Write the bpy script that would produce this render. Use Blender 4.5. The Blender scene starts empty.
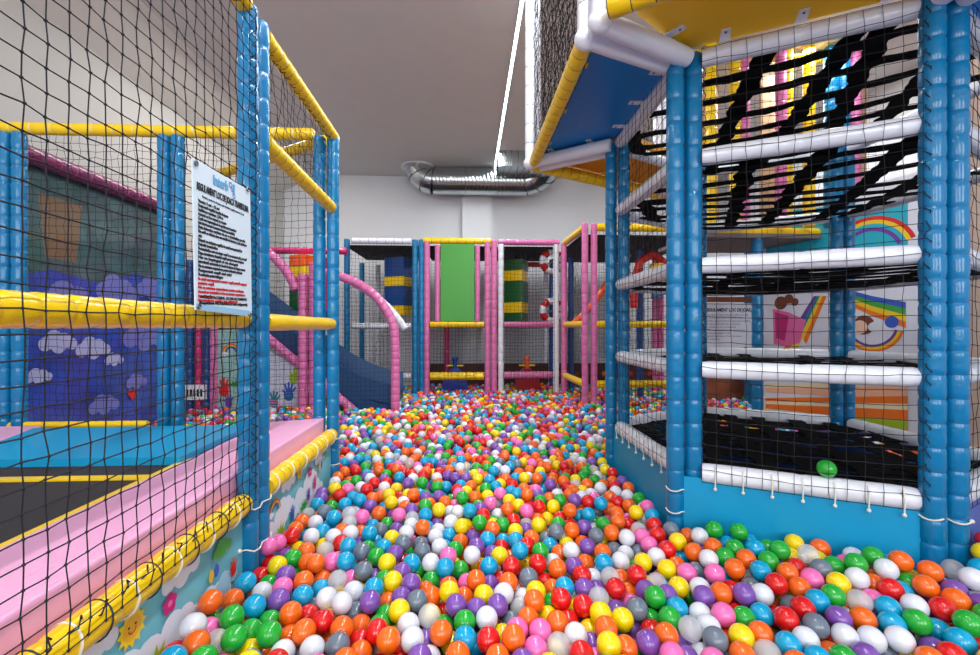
import bpy, math, random
import numpy as np
from mathutils import Vector, kdtree
random.seed(7); rng = np.random.default_rng(11)
C = bpy.context.scene.collection
SC = bpy.context.scene
EYE = 1.07                      # eye height above the pit floor
def V(x, y, h): return Vector((x, y, h + EYE))   # h = height relative to the eye

# ------------------------------------------------------------------ camera
cam = bpy.data.cameras.new('camera'); cam_o = bpy.data.objects.new('camera', cam); C.objects.link(cam_o)
cam_o.location = (0, 0, EYE); cam_o.rotation_euler = (math.radians(90), 0, math.radians(-2.76))
cam.sensor_width = 36; cam.lens = 36 * 435 / 980; cam.clip_start = 0.02
SC.camera = cam_o
# ------------------------------------------------------------------ world, lights, exposure
w = bpy.data.worlds.new('world'); SC.world = w; w.use_nodes = True
w.node_tree.nodes['Background'].inputs[0].default_value = (0.93, 0.96, 1.0, 1)
w.node_tree.nodes['Background'].inputs[1].default_value = 0.18
SC.view_settings.view_transform = 'Standard'; SC.view_settings.look = 'None'
SC.view_settings.exposure = -0.10; SC.view_settings.gamma = 1
def area(name, loc, rot, sx, sy, power, col=(1, 1, 1)):
    l = bpy.data.lights.new(name, 'AREA'); l.shape = 'RECTANGLE'; l.size = sx; l.size_y = sy; l.energy = power; l.color = col
    o = bpy.data.objects.new(name, l); C.objects.link(o); o.location = loc; o.rotation_euler = rot; return o
R90 = math.radians(90)
for x_ in (-2.0, 0.5, 3.0): area('shopfront_window_light', (x_, -3.3, 2.2), (math.radians(80), 0, 0), 1.4, 2.0, 85, (0.96, 0.98, 1.0))
area('led_and_fill_light', (0.45, 1.2, 3.70), (0, 0, 0), 0.07, 4.5, 110, (0.95, 0.98, 1.0))
area('led_and_fill_light', (-2.1, 0.2, 3.70), (0, 0, 0), 0.08, 3.0, 42, (0.95, 0.98, 1.0))  # added fill lamp above the trampoline, out of view, no fixture there
area('led_and_fill_light', (0.45, 5.3, 3.70), (0, 0, 0), 0.07, 3.6, 80, (0.93, 0.98, 1.0))
area('led_and_fill_light', (3.3, 4.6, 3.70), (0, 0, 0), 0.4, 2.5, 90, (0.95, 0.98, 1.0))  # added fill lamp behind the tower, stands for no fixture
area('led_and_fill_light', (-2.3, 5.2, 3.70), (0, 0, 0), 0.3, 2.5, 42, (1.0, 0.98, 0.94))  # added lamp to brighten the upper left wall, no fixture there

# ------------------------------------------------------------------ materials
MATS = {}
def lin(c): return tuple(((v / 255) / 12.92 if v / 255 <= .04045 else ((v / 255 + .055) / 1.055) ** 2.4) for v in c)
def mat(name, rgb, rough=.5, metal=0., alpha=1., emit=0., coat=0., bump=0., bscale=30., var=0., spec=.5, sss=0.):
    if name in MATS: return MATS[name]
    m = bpy.data.materials.new(name); m.use_nodes = True; nt = m.node_tree; b = nt.nodes['Principled BSDF']
    c = lin(rgb); b.inputs['Base Color'].default_value = (*c, 1); b.inputs['Roughness'].default_value = rough
    b.inputs['Metallic'].default_value = metal; b.inputs['Alpha'].default_value = alpha
    b.inputs['Specular IOR Level'].default_value = spec
    if coat: b.inputs['Coat Weight'].default_value = coat; b.inputs['Coat Roughness'].default_value = .08
    if sss: b.inputs['Subsurface Weight'].default_value = sss; b.inputs['Subsurface Radius'].default_value = (.01, .01, .01)
    if emit: b.inputs['Emission Color'].default_value = (*c, 1); b.inputs['Emission Strength'].default_value = emit
    tc = nt.nodes.new('ShaderNodeTexCoord')
    if var:
        n = nt.nodes.new('ShaderNodeTexNoise'); n.inputs['Scale'].default_value = 4; n.inputs['Detail'].default_value = 4
        nt.links.new(tc.outputs['Object'], n.inputs['Vector'])
        r = nt.nodes.new('ShaderNodeMapRange'); r.inputs['From Min'].default_value = .3; r.inputs['From Max'].default_value = .7
        r.inputs['To Min'].default_value = 1 - var; r.inputs['To Max'].default_value = 1 + var
        h = nt.nodes.new('ShaderNodeHueSaturation'); h.inputs['Color'].default_value = (*c, 1)
        nt.links.new(n.outputs['Fac'], r.inputs['Value']); nt.links.new(r.outputs['Result'], h.inputs['Value'])
        nt.links.new(h.outputs['Color'], b.inputs['Base Color'])
    if bump:
        n = nt.nodes.new('ShaderNodeTexNoise'); n.inputs['Scale'].default_value = bscale; n.inputs['Detail'].default_value = 3
        nt.links.new(tc.outputs['Object'], n.inputs['Vector'])
        bp = nt.nodes.new('ShaderNodeBump'); bp.inputs['Strength'].default_value = bump; bp.inputs['Distance'].default_value = .01
        nt.links.new(n.outputs['Fac'], bp.inputs['Height']); nt.links.new(bp.outputs['Normal'], b.inputs['Normal'])
    MATS[name] = m; return m
def vinyl(name, rgb, **k):
    k.setdefault('rough', .28); k.setdefault('bump', .35); k.setdefault('bscale', 14.); k.setdefault('coat', .25)
    return mat(name, rgb, **k)
BLUE = vinyl('blue_vinyl', (0, 116, 168), rough=.3, coat=.4, spec=.35, bump=.6); DBLUE = vinyl('deep_blue_vinyl', (10, 70, 140)); YEL = vinyl('yellow_vinyl', (248, 204, 0))
NAVY = vinyl('slide_blue_plastic', (12, 66, 112), rough=.45, coat=0.); PINK = vinyl('pink_vinyl', (216, 112, 168)); WHT = vinyl('white_vinyl', (232, 234, 244))
GRN = vinyl('green_vinyl', (50, 150, 40)); RED = vinyl('red_vinyl', (205, 25, 25)); ORG = vinyl('orange_vinyl', (245, 95, 25))
MAG = vinyl('magenta_vinyl', (205, 40, 110)); DGRN = vinyl('dark_green_vinyl', (15, 90, 40))
PPAD = vinyl('pale_pink_pad_vinyl', (240, 172, 210), rough=.42, bump=.15, bscale=5.); BPAD = vinyl('blue_pad_vinyl', (0, 148, 196), rough=.4, bump=.1, bscale=5.)
TIE = mat('dark_lacing_cord', (12, 45, 70), .6); TIEW = mat('white_lacing_cord', (225, 222, 210), .7); TIEP = mat('pink_seam_cord', (190, 105, 150), .6)  # pink cord is a darker pink band where sleeves are pinched
TIEB = mat('blue_lacing_cord', (8, 95, 150), .5)
CORD = mat('black_net_cord', (16, 14, 24), .8); STRAP = mat('black_elastic_webbing', (7, 7, 9), .95, bump=.6, bscale=120, spec=.15)
PANELB = vinyl('blue_banner_vinyl', (0, 150, 200), rough=.45, bump=.5, bscale=3., coat=0, var=.06)
SKY = mat('printed_sky_blue', (110, 190, 205), .4, bump=.15, bscale=4, var=.18); CLOUD = mat('printed_cloud', (228, 232, 242), .4)
CLOUD2 = mat('printed_pale_cloud', (165, 205, 225), .4)
INK = mat('black_ink', (20, 20, 28), .6); INKR = mat('red_ink', (200, 20, 35), .6); PAPER = mat('pale_banner', (214, 230, 242), .35); PAPER2 = mat('blue_banner_band', (150, 200, 230), .35)
STEEL = mat('galvanised_steel', (190, 196, 198), .22, metal=1., bump=.15, bscale=10); SEAM = mat('steel_seam', (110, 116, 118), .4, metal=1.)

# ------------------------------------------------------------------ mesh helpers
class MB:
    def __init__(s): s.v = []; s.f = []; s.m = []; s.mats = []
    def mi(s, m):
        if m not in s.mats: s.mats.append(m)
        return s.mats.index(m)
    def add(s, vs, fs, m):
        o = len(s.v); k = s.mi(m); s.v.extend([tuple(p) for p in vs])
        for f in fs: s.f.append(tuple(i + o for i in f)); s.m.append(k)
    def frame(s, d):
        d = Vector(d).normalized(); a = Vector((0, 0, 1)) if abs(d.z) < .9 else Vector((1, 0, 0))
        u = d.cross(a).normalized(); return u, u.cross(d).normalized()
    def tube(s, pts, r, m, n=10, rs=None, ms=None, cap=True):
        pts = [Vector(p) for p in pts]; rings = []; vs = []; u = w_ = None
        for i, p in enumerate(pts):
            d = (pts[min(i + 1, len(pts) - 1)] - pts[max(i - 1, 0)])
            if u is None: u, w_ = s.frame(d)
            else:
                d.normalize(); u = (u - d * u.dot(d)).normalized(); w_ = u.cross(d).normalized()
            rr = rs[i] if rs else r
            for k in range(n):
                a = 2 * math.pi * k / n; vs.append(p + u * (rr * math.cos(a)) + w_ * (rr * math.sin(a)))
        o = len(s.v); s.v.extend([tuple(p) for p in vs])
        for i in range(len(pts) - 1):
            k_ = s.mi(ms[i] if ms else m)
            for k in range(n):
                s.f.append((o + i * n + k, o + i * n + (k + 1) % n, o + (i + 1) * n + (k + 1) % n, o + (i + 1) * n + k)); s.m.append(k_)
        if cap:
            s.f.append(tuple(o + k for k in range(n))[::-1]); s.m.append(s.mi(m))
            s.f.append(tuple(o + (len(pts) - 1) * n + k for k in range(n))); s.m.append(s.mi(m))
    def pad(s, path, r, m, tie, gap=.11, n=16, crease=.93, band=.0035):
        """a foam sleeve pinched by lacing rings along a path"""
        P = [Vector(p) for p in path]; L = [0.]
        for a, b in zip(P[:-1], P[1:]): L.append(L[-1] + (b - a).length)
        def at(t):
            t = max(0, min(L[-1], t))
            for i in range(len(P) - 1):
                if t <= L[i + 1] + 1e-9:
                    k = (t - L[i]) / max(1e-9, L[i + 1] - L[i]); return P[i].lerp(P[i + 1], k)
            return P[-1]
        N = max(1, round(L[-1] / gap)); g = L[-1] / N; pts = []; rs = []; ms = []
        st = [(.0, crease, 0), (.0 + band / g, crease, 1), (.06 + band / g, .985, 2), (.3, 1.02, 2), (.55, 1.01, 2), (.8, 1.015, 2), (.96, .98, 2)]
        for i in range(N):
            jit = random.uniform(-.012, .012) * 0
            for (t, k, q) in st:
                pts.append(at((i + t) * g + jit)); rs.append(r * (k if q < 2 else k * random.uniform(.985, 1.015))); ms.append(tie if q == 0 else m)
        pts.append(P[-1]); rs.append(r * crease)
        s.tube(pts, r, m, n, rs, ms)
    def box(s, lo, hi, m):
        x0, y0, z0 = lo; x1, y1, z1 = hi
        s.add([(x0, y0, z0), (x1, y0, z0), (x1, y1, z0), (x0, y1, z0), (x0, y0, z1), (x1, y0, z1), (x1, y1, z1), (x0, y1, z1)],
              [(3, 2, 1, 0), (4, 5, 6, 7), (0, 1, 5, 4), (1, 2, 6, 5), (2, 3, 7, 6), (3, 0, 4, 7)], m)
    def prism(s, poly, off, m, msid=None):
        """poly: list of 3D points, extruded by the vector off"""
        n = len(poly); off = Vector(off); a = [Vector(p) for p in poly]; b = [p + off for p in a]
        s.add(a + b, [tuple(range(n))[::-1], tuple(range(n, 2 * n))], m)
        s.add(a + b, [(i, (i + 1) % n, n + (i + 1) % n, n + i) for i in range(n)], msid or m)
    def ball(s, c, r, m, nu=12, nv=8, sc=(1, 1, 1)):
        vs = [(c[0], c[1], c[2] + r * sc[2])]
        for j in range(1, nv):
            t = math.pi * j / nv
            for i in range(nu):
                a = 2 * math.pi * i / nu
                vs.append((c[0] + r * sc[0] * math.sin(t) * math.cos(a), c[1] + r * sc[1] * math.sin(t) * math.sin(a), c[2] + r * sc[2] * math.cos(t)))
        vs.append((c[0], c[1], c[2] - r * sc[2])); fs = []
        for i in range(nu): fs.append((0, 1 + i, 1 + (i + 1) % nu))
        for j in range(nv - 2):
            for i in range(nu):
                a = 1 + j * nu + i; b = 1 + j * nu + (i + 1) % nu; fs.append((a, a + nu, b + nu, b))
        e = len(vs) - 1; o = 1 + (nv - 2) * nu
        for i in range(nu): fs.append((e, o + (i + 1) % nu, o + i))
        s.add(vs, fs, m)
    def build(s, name, parent=None, smooth=True, bevel=0):
        org = ORG_OF.get(parent.name, Vector((0, 0, 0))) if parent else Vector((0, 0, 0))
        me = bpy.data.meshes.new(name)
        vv = [(a - org.x, b - org.y, c - org.z) for a, b, c in s.v]
        me.from_pydata(vv, [], s.f)
        for m in s.mats: me.materials.append(m)
        me.polygons.foreach_set('material_index', s.m)
        if smooth:
            me.polygons.foreach_set('use_smooth', [True] * len(s.f))
            try: me.set_sharp_from_angle(angle=math.radians(38))
            except Exception: pass
        me.update(); o = bpy.data.objects.new(name, me); C.objects.link(o)
        if parent: o.parent = parent; ORG_OF[o.name] = org
        else: ORG_OF[o.name] = Vector((0, 0, 0))
        if bevel:
            b = o.modifiers.new('bevel', 'BEVEL'); b.width = bevel; b.segments = 3; b.limit_method = 'ANGLE'
        return o
ORG_OF = {}
def thing(name, label, cat, loc, group=None):
    o = bpy.data.objects.new(name, None); C.objects.link(o); o.location = loc; ORG_OF[o.name] = Vector(loc)
    o['label'] = label; o['category'] = cat
    if group: o['group'] = group
    return o
def tag(o, label, cat, group=None, kind=None):
    o['label'] = label; o['category'] = cat
    if group: o['group'] = group
    if kind: o['kind'] = kind
    return o
def struct(o): o['kind'] = 'structure'; return o
def pipe(name, path, m, parent, tie=TIE, r=.037, gap=.11, n=16, label=None):
    b = MB(); b.pad(path, r, m, tie, gap, n); o = b.build(name, parent)
    if label: o['label'] = label
    return o

def net(o0, u, v, lu, lv, sp, r, parent, jit=.12, inside=None, name='net', off=None, knot=2.1, m=None):
    """knotted square net: nodes on a jittered grid, square cords, small knots"""
    b = MB(); o0 = Vector(o0); u = Vector(u).normalized(); v = Vector(v).normalized(); n = u.cross(v).normalized()
    nu = max(1, round(lu / sp)); nv = max(1, round(lv / sp)); rnd = random.Random(int(abs(o0.x * 1000) + abs(o0.y * 777) + nu * 31 + nv))
    G = {}
    for i in range(nu + 1):
        for j in range(nv + 1):
            e = (0 < i < nu) * 1.0; f = (0 < j < nv) * 1.0
            p = o0 + u * (lu * i / nu + e * rnd.gauss(0, sp * jit * .5)) + v * (lv * j / nv + f * rnd.gauss(0, sp * jit * .5)) + n * (e * f * rnd.gauss(0, sp * jit))
            p -= v * (.012 * math.sin(math.pi * i / nu) * f)
            if inside is None or inside(p): G[i, j] = p
    def seg(p, q):
        d = (q - p); a = Vector((0, 0, 1)) if abs(d.normalized().z) < .9 else Vector((1, 0, 0))
        s_ = d.cross(a).normalized() * r; t_ = s_.cross(d).normalized() * r
        o = len(b.v); b.v.extend([tuple(p + s_), tuple(p + t_), tuple(p - s_), tuple(p - t_), tuple(q + s_), tuple(q + t_), tuple(q - s_), tuple(q - t_)])
        for k in range(4): b.f.append((o + k, o + (k + 1) % 4, o + 4 + (k + 1) % 4, o + 4 + k)); b.m.append(0)
    b.mats = [m or CORD]
    for (i, j), p in G.items():
        if (i + 1, j) in G: seg(p, G[i + 1, j])
        if (i, j + 1) in G: seg(p, G[i, j + 1])
        if knot:
            k = r * knot; o = len(b.v)
            b.v.extend([(p.x + k, p.y, p.z), (p.x - k, p.y, p.z), (p.x, p.y + k, p.z), (p.x, p.y - k, p.z), (p.x, p.y, p.z + k), (p.x, p.y, p.z - k)])
            for f in ((0, 2, 4), (2, 1, 4), (1, 3, 4), (3, 0, 4), (2, 0, 5), (1, 2, 5), (3, 1, 5), (0, 3, 5)): b.f.append(tuple(x + o for x in f)); b.m.append(0)
    return b.build(name, parent, smooth=False)

def lace(path, r, parent, name='lacing', sp=.03, m=None):
    """a cord wound in a loose spiral along a pipe to hold a net"""
    b = MB(); a, c = Vector(path[0]), Vector(path[1]); d = c - a; u, w_ = b.frame(d); N = int(d.length / sp); pts = []
    rnd = random.Random(N)
    for i in range(N + 1):
        an = i * 1.9 + rnd.uniform(-.5, .5); pts.append(a + d * (i / N) + (u * math.cos(an) + w_ * math.sin(an)) * (r + rnd.uniform(0, .006)))
    b.tube(pts, .0021, m or CORD, 4); return b.build(name, parent)

# flat printed shapes -------------------------------------------------
class Print:
    """lays thin printed shapes on a plane: origin o, axes u (right) and v (up), each shape raised a hair more"""
    def __init__(s, mb, o, u, v): s.mb = mb; s.o = Vector(o); s.u = Vector(u).normalized(); s.v = Vector(v).normalized(); s.n = s.u.cross(s.v).normalized(); s.k = 0
    def poly(s, pts, m):
        s.k += 1; z = .0008 + .00012 * s.k
        s.mb.add([s.o + s.u * a + s.v * b + s.n * z for a, b in pts], [tuple(range(len(pts)))], m)
    def disc(s, x, y, r, m, sx=1, sy=1, n=18): s.poly([(x + r * sx * math.cos(2 * math.pi * i / n), y + r * sy * math.sin(2 * math.pi * i / n)) for i in range(n)], m)
    def cloud(s, x, y, w, m):
        for dx, dy, r in ((-.34, 0, .17), (-.12, .1, .24), (.14, .07, .21), (.36, -.01, .15), (.0, -.04, .2)): s.disc(x + dx * w, y + dy * w, r * w, m)
    def star(s, x, y, r, m, n=10, q=.62):
        s.poly([(x + (r if i % 2 == 0 else r * q) * math.cos(math.pi * i / n), y + (r if i % 2 == 0 else r * q) * math.sin(math.pi * i / n)) for i in range(2 * n)], m)
    def arc(s, x, y, r0, r1, a0, a1, m, n=14):
        for i in range(n):
            t0 = a0 + (a1 - a0) * i / n; t1 = a0 + (a1 - a0) * (i + 1) / n
            s.poly([(x + r0 * math.cos(t0), y + r0 * math.sin(t0)), (x + r1 * math.cos(t0), y + r1 * math.sin(t0)), (x + r1 * math.cos(t1), y + r1 * math.sin(t1)), (x + r0 * math.cos(t1), y + r0 * math.sin(t1))], m); s.k -= 1
        s.k += 1
    def rainbow(s, x, y, r, a0=0, a1=math.pi, cs=None):
        cs = cs or [PR['red'], PR['orange'], PR['yellow'], PR['green'], PR['blue'], PR['purple']]
        for i, c in enumerate(cs): s.arc(x, y, r * (1 - .09 * (i + 1)), r * (1 - .09 * i), a0, a1, c)
    def sun(s, x, y, r):
        s.star(x, y, r, PR['yellow'], 12, .72); s.disc(x, y, r * .62, PR['gold'])
        s.disc(x - r * .22, y + r * .12, r * .07, INK); s.disc(x + r * .22, y + r * .12, r * .07, INK); s.arc(x, y - .02 * r, r * .2, r * .28, math.pi, 2 * math.pi, PR['red'])
    def flower(s, x, y, r, m, c=None):
        for i in range(5): s.disc(x + r * .55 * math.cos(1.257 * i + .3), y + r * .55 * math.sin(1.257 * i + .3), r * .42, m)
        s.disc(x, y, r * .3, c or PR['pink'])
    def heart(s, x, y, r, m):
        s.disc(x - r * .45, y + r * .3, r * .5, m); s.disc(x + r * .45, y + r * .3, r * .5, m); s.poly([(x - r * .9, y + .15 * r), (x, y - r), (x + r * .9, y + .15 * r)], m)
    def hand(s, x, y, r, m, stripe=None, tilt=0.):
        s.disc(x, y, r * .5, m, 1, 1.1)
        for a, l in ((-.95 + tilt, .85), (-.42 + tilt, 1.25), (-.1 + tilt, 1.4), (.22 + tilt, 1.3), (.6 + tilt, 1.1)):
            dx, dy = math.sin(a), math.cos(a); px, py = dy * .13 * r, -dx * .13 * r
            s.poly([(x + px + dx * .2 * r, y + py + dy * .2 * r), (x - px + dx * .2 * r, y - py + dy * .2 * r), (x - px * .7 + dx * l * r, y - py * .7 + dy * l * r), (x + px * .7 + dx * l * r, y + py * .7 + dy * l * r)], m)
        if stripe:
            for k in (-.3, 0, .3): s.poly([(x - .4 * r, y + (k - .06) * r), (x + .4 * r, y + (k - .06) * r), (x + .4 * r, y + (k + .06) * r), (x - .4 * r, y + (k + .06) * r)], stripe)
    def leaf(s, x, y, r, m, n=5):
        for i in range(n):
            a = -1.1 + 2.2 * i / (n - 1); dx, dy = math.sin(a), math.cos(a); px, py = dy * .16 * r, -dx * .16 * r
            s.poly([(x, y), (x + dx * .5 * r + px, y + dy * .5 * r + py), (x + dx * r, y + dy * r), (x + dx * .5 * r - px, y + dy * .5 * r - py)], m)
PR = {k: mat('printed_' + k, v, .4) for k, v in dict(red=(215, 35, 30), orange=(240, 120, 30), yellow=(245, 205, 30), gold=(240, 180, 20), green=(60, 160, 60),
      blue=(50, 90, 190), purple=(110, 60, 160), pink=(235, 110, 170), magenta=(200, 30, 120), teal=(20, 130, 150), skin=(245, 205, 180), brown=(120, 60, 35),
      lime=(160, 190, 40), turquoise=(30, 175, 200), peach=(245, 185, 150), cream=(240, 225, 190)).items()}

def text(s_, size, pos, u, v, m, parent, name='lettering', width=None, bold=0.):
    """real letters converted to a mesh; pos = left end of the baseline"""
    cu = bpy.data.curves.new('t', 'FONT'); cu.body = s_; cu.size = size; cu.extrude = .0004; cu.resolution_u = 2; cu.offset = bold
    to = bpy.data.objects.new('t', cu); C.objects.link(to); bpy.context.view_layer.update()
    me = bpy.data.meshes.new_from_object(to.evaluated_get(bpy.context.evaluated_depsgraph_get())); bpy.data.objects.remove(to)
    u = Vector(u).normalized(); v = Vector(v).normalized(); n = u.cross(v); xs = [q.co.x for q in me.vertices] or [0, 1]
    k = (width / (max(xs) - min(xs))) if width else 1.; b = MB()
    org = Vector(pos)
    b.add([org + u * (q.co.x * k) + v * q.co.y + n * q.co.z for q in me.vertices], [tuple(p.vertices) for p in me.polygons], m)
    return b

# ================================================================== ROOM
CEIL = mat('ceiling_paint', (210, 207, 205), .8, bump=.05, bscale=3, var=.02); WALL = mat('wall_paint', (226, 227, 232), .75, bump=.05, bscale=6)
FLOORM = mat('pit_mat', (50, 70, 120), .7, var=.1)
XL, XR, YB, ZC = -3.25, 4.6, 7.8, 3.76
def slab(name, lo, hi, m): b = MB(); b.box(lo, hi, m); return struct(b.build(name, smooth=False))
slab('floor', (XL, -3.6, -.1), (XR, YB, 0), FLOORM)
slab('ceiling', (XL, -3.6, ZC), (XR, YB, ZC + .1), CEIL)
slab('wall_back', (XL - .1, YB, -.1), (XR + .1, YB + .1, ZC + .1), WALL)
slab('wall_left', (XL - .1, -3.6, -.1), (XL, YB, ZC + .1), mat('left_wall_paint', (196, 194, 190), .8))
slab('wall_right', (XR, -3.6, -.1), (XR + .1, YB, ZC + .1), WALL)
slab('trim_1', (-.12, YB - .16, 0), (.40, YB, ZC - .02), WALL)           # pilaster on the back wall
BULK = mat('soffit_paint', (225, 222, 214), .8)
b = MB(); b.prism([(XL, 0, ZC), (XL + .55, 0, ZC), (XL + .50, 0, ZC - .05), (XL, 0, ZC - .30)], (0, YB, 0), BULK); struct(b.build('trim_2', smooth=False))

# LED line on the ceiling
t = thing('led_strip_light', 'long white glowing strip light recessed in the grey ceiling', 'light', (.45, 4.0, ZC))
LED = mat('led_glow', (235, 250, 255), .4, emit=14.); ALU = mat('aluminium_profile', (200, 205, 205), .4, metal=.8)
b = MB(); b.box((.424, -1.2, ZC - .012), (.446, 7.25, ZC - .001), LED); b.build('diffuser', t, smooth=False)
b = MB()
for s_ in (-1, 1): b.box((.435 + s_ * .020 - .004, -1.2, ZC - .014), (.435 + s_ * .020 + .004, 7.25, ZC), ALU)
b.build('profile', t, smooth=False)

# ventilation duct
def duct():
    Y0 = 7.35; h = 2.47; r = .225
    t = thing('ventilation_duct', 'silver round ventilation duct with jointed elbows under the ceiling by the back wall', 'duct', V(.1, Y0, h))
    b = MB(); xa, xb = -.60, .95; pts = []; rs = []; ms = []; n = 26
    for i in range(n + 1):
        x = xa + (xb - xa) * i / n
        for dx, k, m in ((0, 1.0, SEAM if i % 9 == 0 else STEEL), (.006, 1.012, STEEL), (.014, 1.0, STEEL)):
            pts.append(V(x + dx, Y0, h)); rs.append(r * k); ms.append(m)
    b.tube(pts, r, STEEL, 32, rs, ms); b.build('straight_run', t)
    b = MB(); P = [V(xa, Y0, h), V(xa - .10, Y0, h + .02), V(xa - .20, Y0, h + .09), V(xa - .25, Y0, h + .21)]
    b.tube(P, r, STEEL, 28)
    for p, q in zip(P[:3], P[1:]):
        d = (q - p).normalized() * .008; b.tube([p - d, p + d], r * 1.03, SEAM, 28)
    b.build('elbow', t)
    b = MB(); P = [V(xb, Y0, h), V(xb + .15, Y0 - .03, h + .03), V(xb + .28, Y0 - .12, h + .1), V(xb + .33, Y0 - .28, h + .2)]
    b.tube(P, r, STEEL, 28)
    for p, q in zip(P[:3], P[1:]):
        d = (q - p).normalized() * .008; b.tube([p - d, p + d], r * 1.03, SEAM, 28)
    b.build('elbow', t)
    b = MB()
    b.box((.44, Y0 - .78, ZC - .24), (1.30, Y0 - .30, ZC - .005), STEEL)
    for i in range(9): b.box((.44 + i * .1, Y0 - .79, ZC - .25), (.45 + i * .1, Y0 - .29, ZC - .004), SEAM)
    b.build('duct_box', t, smooth=False)
    b = MB(); b.tube([V(xa - .25, Y0, 2.675), V(xa - .25, Y0, 2.688)], .29, WHT, 36); b.build('ceiling_plate', t)
duct()

# ================================================================== TRAMPOLINE ENCLOSURE
XP = -.86; TOP = 1.22
te = thing('trampoline_enclosure', 'blue and yellow padded enclosure with black net around the trampoline on the left', 'play structure', V(XP, 1.69, -EYE))
for (x, y) in ((XP, 1.738), (XP, 1.832)): pipe('post', [V(x, y, -EYE), V(x, y, TOP + .03)], BLUE, te, TIEB, gap=.105)
for (x, y) in ((XP, 2.80), (XP - .085, 2.80)): pipe('post', [V(x, y, -EYE), V(x, y, TOP - .02)], BLUE, te, TIEB, gap=.105)
for x in (-1.81, -1.893, -2.75, -2.835): pipe('post', [V(x, 2.80, -EYE), V(x, 2.80, TOP - .03)], BLUE, te, TIEB, gap=.105)
def ybeam(p, q, gap=.075, tie=TIE, r=.036): return pipe('beam', [p, q], YEL, te, tie, r, gap)
ybeam(V(XP, .15, TOP + .03), V(XP, 1.71, TOP + .02), .06); ybeam(V(XP, 1.86, TOP), V(XP, 2.83, TOP - .01), .06)
ybeam(V(XP, 1.87, .78), V(XP, 2.76, .75), .075)
ybeam(V(XP, .15, .034), V(XP, 1.70, .034), .075, YEL); ybeam(V(XP, 1.87, .022), V(XP, 2.76, .022), .30, YEL)
ybeam(V(XP, .15, -.675), V(XP, 1.70, -.672), .16, YEL, .041); ybeam(V(XP, 1.87, -.672), V(XP, 2.765, -.672), .06, TIE, .041)
pipe('beam', [V(-2.91, 2.80, TOP), V(-.98, 2.80, TOP)], YEL, te, TIEW, .036, .12)
ybeam(V(-2.83, 2.80, -.60), V(-1.99, 2.80, -.60), .1, YEL, .022)
ybeam(V(-.93, 2.86, TOP - .01), V(-2.0, 3.55, TOP - .01), .09, TIE)
net(V(XP + .043, .24, -.66), (0, 1, 0), (0, 0, 1), 1.47, 1.88, .0465, .0017, te, jit=.05, knot=2.7)
net(V(XP, 1.88, .80), (0, 1, 0), (0, 0, 1), .88, .42, .0465, .0013, te)
net(V(-2.72, 2.80, -.58), (1, 0, 0), (0, 0, 1), .79, 1.77, .047, .0013, te)
net(V(-1.77, 2.80, -.58), (1, 0, 0), (0, 0, 1), .79, 1.77, .047, .0013, te)
lace([V(XP + .036, 1.712, -.62), V(XP + .036, 1.712, TOP)], .010, te, sp=.014); lace([V(XP + .02, .3, -.640), V(XP + .02, 1.68, -.637)], .013, te, sp=.02)
lace([V(XP, 1.88, TOP - .035), V(XP, 2.76, TOP - .035)], .010, te, sp=.018)
# white rope rings that tie the print to posts and bottom rail
for iy, y in enumerate((.56, .64, .72, .80, .88, .96, 1.04, 1.12, 1.20, 1.28, 1.36, 1.44, 1.52, 1.60, 1.67, 1.92, 2.08, 2.24, 2.40, 2.56, 2.70)):
    b = MB(); pts = [V(XP + .0435 * math.cos(a), y + .018 * math.sin(a * .5), -.675 + .0435 * math.sin(a)) for a in [i * math.pi / 9 for i in range(-9, 10)]]
    wl = iy % 2 or y > 1.8; b.tube(pts, .0030 if wl else .0022, TIEW if wl else TIE, 5); b.build('rope_loop', te)
for hh in (-.70, -.86):
    b = MB(); b.tube([V(XP + .0, 1.675, hh + .02), V(XP + .012, 1.700, hh + .012), V(XP + .036, 1.715, hh - .001), V(XP + .042, 1.745, hh - .004), V(XP + .034, 1.782, hh + .002), V(XP + .036, 1.805, hh - .002), V(XP + .042, 1.835, hh - .006), V(XP + .03, 1.868, hh)], .0030, TIEW, 6)
    b.ball(V(XP + .0, 1.675, hh + .02), .008, TIEW, 8, 6); b.build('rope_loop', te)
    b = MB(); b.tube([V(XP - .03, 2.765, hh + .0), V(XP + .028, 2.768, hh - .0), V(XP + .041, 2.80, hh)], .0034, TIEW, 6); b.build('rope_loop', te)
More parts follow.
